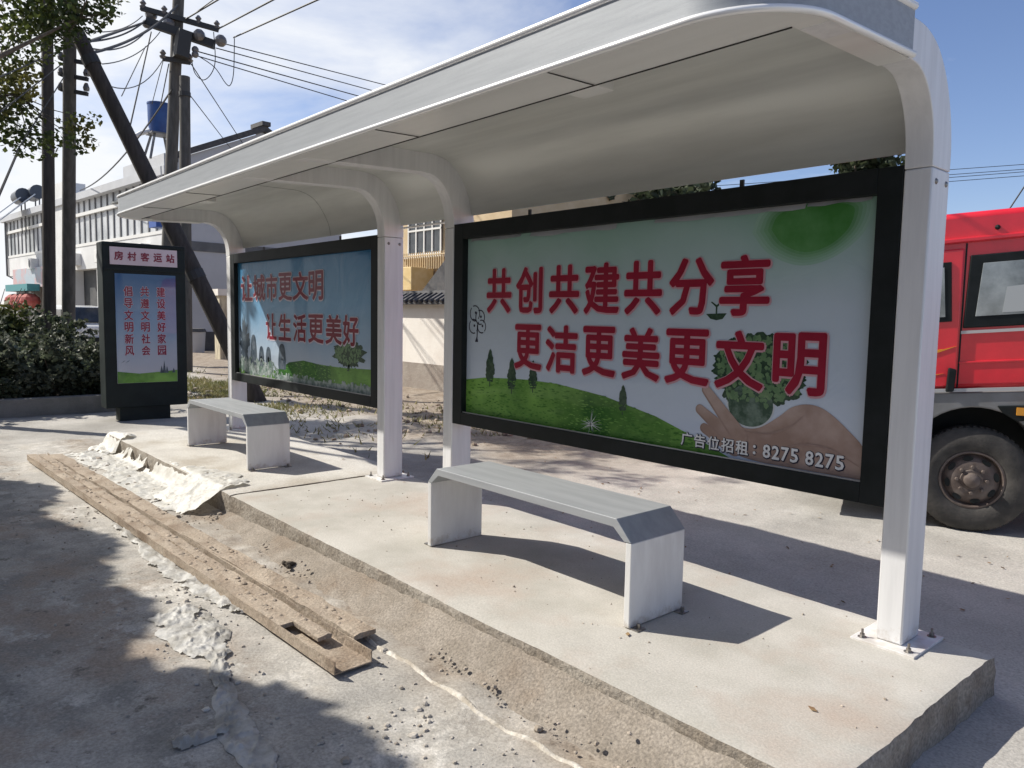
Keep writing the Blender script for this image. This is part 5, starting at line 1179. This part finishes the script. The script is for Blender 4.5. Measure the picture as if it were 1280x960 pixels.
t = MB(); side_prism(t, [(0.27, 1.77), (0.44, 1.77), (0.45, 1.98), (0.29, 1.97)], -0.0262, -0.0245); t.build('sticker', mat('pale paper', (0.42, 0.44, 0.44), 0.5, coat=0.5), sw, local=True)
t = MB(); side_prism(t, [(-0.0, 1.615), (0.94, 1.615), (0.94, 1.64), (-0.0, 1.64)], -0.014, -0.001); t.build('window_trim', mat('pale rubber trim', (0.5, 0.46, 0.45), 0.5), rT, local=True)
t = MB(); side_prism(t, [(-1.1, 1.147), (0.94, 1.147), (0.94, 1.175), (-1.1, 1.175)], -0.045, -0.0305); t.build('sill_trim', mat('pale grey sill', (0.42, 0.42, 0.42), 0.5), rT, local=True)
t = MB(); side_prism(t, [(0.0, 1.375), (0.94, 1.375), (0.94, 1.392), (0.0, 1.392)], -0.010, -0.001); t.build('trim', REDP, rT, local=True, bevel=0.006)
t = MB(); side_prism(t, [(-0.006, 1.18), (0.006, 1.18), (0.006, 2.34), (-0.006, 2.34)], -0.004, -0.0005); t.build('door_gap', BLACKF, rT, local=True)
t = MB(); t.ball((0.05, -0.004, 2.46), 0.02, 8, 6); t.build('roof_bolt', BLACKF, rT, local=True)
t = MB(); t.tube([(0.15, 0.4, 2.6), (0.28, 0.4, 2.85)], 0.006, 5); t.build('antenna', BLACKF, rT, local=True)
# wheel arch with round cut
arc = [(0.53*math.cos(R(a)), 0.43 + 0.60*math.sin(R(a))) for a in np.linspace(178, 20, 22)]
fp = [(-1.32, 1.155), (-1.32, 0.5), (-0.62, 0.5)] + arc + [(0.62, 0.55), (0.95, 0.62), (0.95, 1.155)]
t = MB(); side_prism(t, fp[::-1], -0.03, 0.45, False)
for i, v in enumerate(t.v):
    if v[2] > 1.0: t.v[i] = (v[0], v[1], tz(v[0], v[2]) if v[2] > 1.1 else v[2])
t.build('wheel_arch', GREYP, rT, local=True, bevel=0.012)
t = MB(); side_prism(t, [(0.28, 1.03), (0.62, 1.03), (0.66, 0.93), (0.42, 0.90), (0.32, 0.97)], -0.05, -0.031); t.build('step_recess', BLACKF, rT, local=True, bevel=0.01)
t = MB(); t.box((0.26, -0.075, 0.99), (0.44, -0.052, 1.05)); t.build('side_marker', mat('amber lens', (0.65, 0.28, 0.03), 0.2), rT, local=True)
t = MB(); side_prism(t, [(-1.3, 0.62), (0.9, 0.62), (0.9, 1.15), (-1.3, 1.15)], 0.46, W2-0.01, False); t.build('underbody', BLACKF, rT, local=True)
t = MB(); t.box((-1.36, -0.02, 0.32), (-1.16, W2+0.02, 0.72)); t.build('bumper', GREYP, rT, local=True, bevel=0.03)
t = MB(); t.add([(-1.292, 0.15, tz(-1.29, 1.78)), (-1.292, W2-0.15, tz(-1.29, 1.78)), (-1.07, W2-0.2, tz(-1.07, 2.42)), (-1.07, 0.2, tz(-1.07, 2.42))], [(0,1,2,3)]); t.add([(v[0]-0.03, v[1], v[2]) for v in t.v[:4]], [(3,2,1,0)]); t.build('windscreen', DGL, rT, local=True)
t = MB(); t.box((-0.9, 0.62, 0.50), (6.0, 0.72, 0.72)); t.box((-0.9, W2-0.72, 0.50), (6.0, W2-0.62, 0.72)); t.build('chassis_rail', BLACKF, rT, local=True)
t = MB(); t.box((1.25, -0.05, 0.95), (6.0, W2+0.05, 1.05)); t.box((1.25, -0.08, 1.051), (6.0, 0.0, 1.95)); t.box((1.25, W2, 1.051), (6.0, W2+0.08, 1.95)); t.box((1.17, -0.08, 0.96), (1.245, W2+0.08, 2.1)); t.build('cargo_bed', REDP, rT, local=True, bevel=0.01)
def wheel(u, d, out):
    y0 = d; sg = -1 if out else 1; Rw = 0.435
    wrt = MB(); ax = (0, sg, 0)
    wrt.lathe([(0.235, 0.005), (0.25, 0.018), (0.33, 0.022), (0.40, 0.010), (0.425, -0.015), (0.43, -0.03), (0.43, -0.20), (0.40, -0.235), (0.25, -0.24), (0.235, -0.2)], (u, y0, 0.43), ax, 56)
    for k in range(56):
        a = 2*math.pi*k/56; c_ = Vector((u + 0.428*math.cos(a), y0 - sg*0.035, 0.43 + 0.428*math.sin(a))); wrt.bar(c_, c_ - Vector((0, sg*0.07, 0)), 0.026, 0.018, up=(math.cos(a), 0, math.sin(a)))
    wo = wrt.build('wheel', RUB, rT, local=True, smooth='auto')
    rm = MB(); rm.lathe([(0.238, -0.03), (0.236, 0.012), (0.222, 0.014), (0.215, -0.01), (0.205, -0.035), (0.17, -0.005), (0.13, 0.008), (0.085, 0.006), (0.08, 0.012), (0.06, 0.012), (0.055, 0.055), (0.03, 0.07), (0, 0.072)], (u, y0, 0.43), ax, 48); rm.build('rim', RIM, wo, local=True, smooth='auto')
    hl = MB()
    for k in range(8):
        a = 2*math.pi*(k+0.25)/8; c_ = Vector((u + 0.175*math.cos(a), y0 + sg*0.0015, 0.43 + 0.175*math.sin(a))); tg = Vector((-math.sin(a), 0, math.cos(a))); rd = Vector((math.cos(a), 0, math.sin(a)))
        hl.add([c_ + tg*0.038*math.cos(q_) + rd*0.02*math.sin(q_) for q_ in np.linspace(0, 2*math.pi, 12, endpoint=False)] , [tuple(range(12))])
    hl.build('rim_holes', BLACKF, wo, local=True)
    for k in range(8):
        a = 2*math.pi*k/8; t_ = MB(); t_.lathe([(0, 0.03), (0.012, 0.03), (0.015, 0.012), (0.015, 0)], (u + 0.107*math.cos(a), y0 + sg*0.006, 0.43 + 0.107*math.sin(a)), ax, 6); t_.build('lug_nut', RIM, wo, local=True)
wheel(0.0, 0.02, True); wheel(0.0, W2-0.02, False); wheel(4.3, 0.02, True); wheel(4.3, W2-0.02, False)

# ------------------------------------------------------------------ unseen houses added behind the camera to darken poster reflections and sky fill
HB = mat('weathered brick', (0.20, 0.13, 0.10), 0.9, 0, (0.26, 0.18, 0.14), 2, space='World'); HR = TILE
for (xa, xb, hh, lb_) in ((-34, -20, 6.5, 'unseen two storey brick house added across the street, down the road'), (-18.5, -8, 5.2, 'unseen brick house added across the street opposite the totem'), (-6.5, 6, 6.0, 'unseen brick house added across the street opposite the near billboard')):
    hs = empty('added_brick_house', ((xa+xb)/2, -15, G0), lb_, 'house', 'added houses across the street')
    t = MB(); t.box((xa, -21, G0-0.1), (xb, -13, hh)); t.build('wall', HB, hs)
    t = MB(); t.prism([(-21.5, hh+0.004), (-12.5, hh+0.004), (-17, hh+2.2)], 'x', xa-0.4, xb+0.4); t.build('roof', HR, hs)
    x = xa + 1
    while x < xb - 2:
        for z_ in ([0.9] if hh < 6 else [0.9, 3.9]): t = MB(); t.box((x, -12.99, z_), (x+1.4, -12.93, z_+1.5)); t.build('window', GLASSD, hs)
        x += 3.1
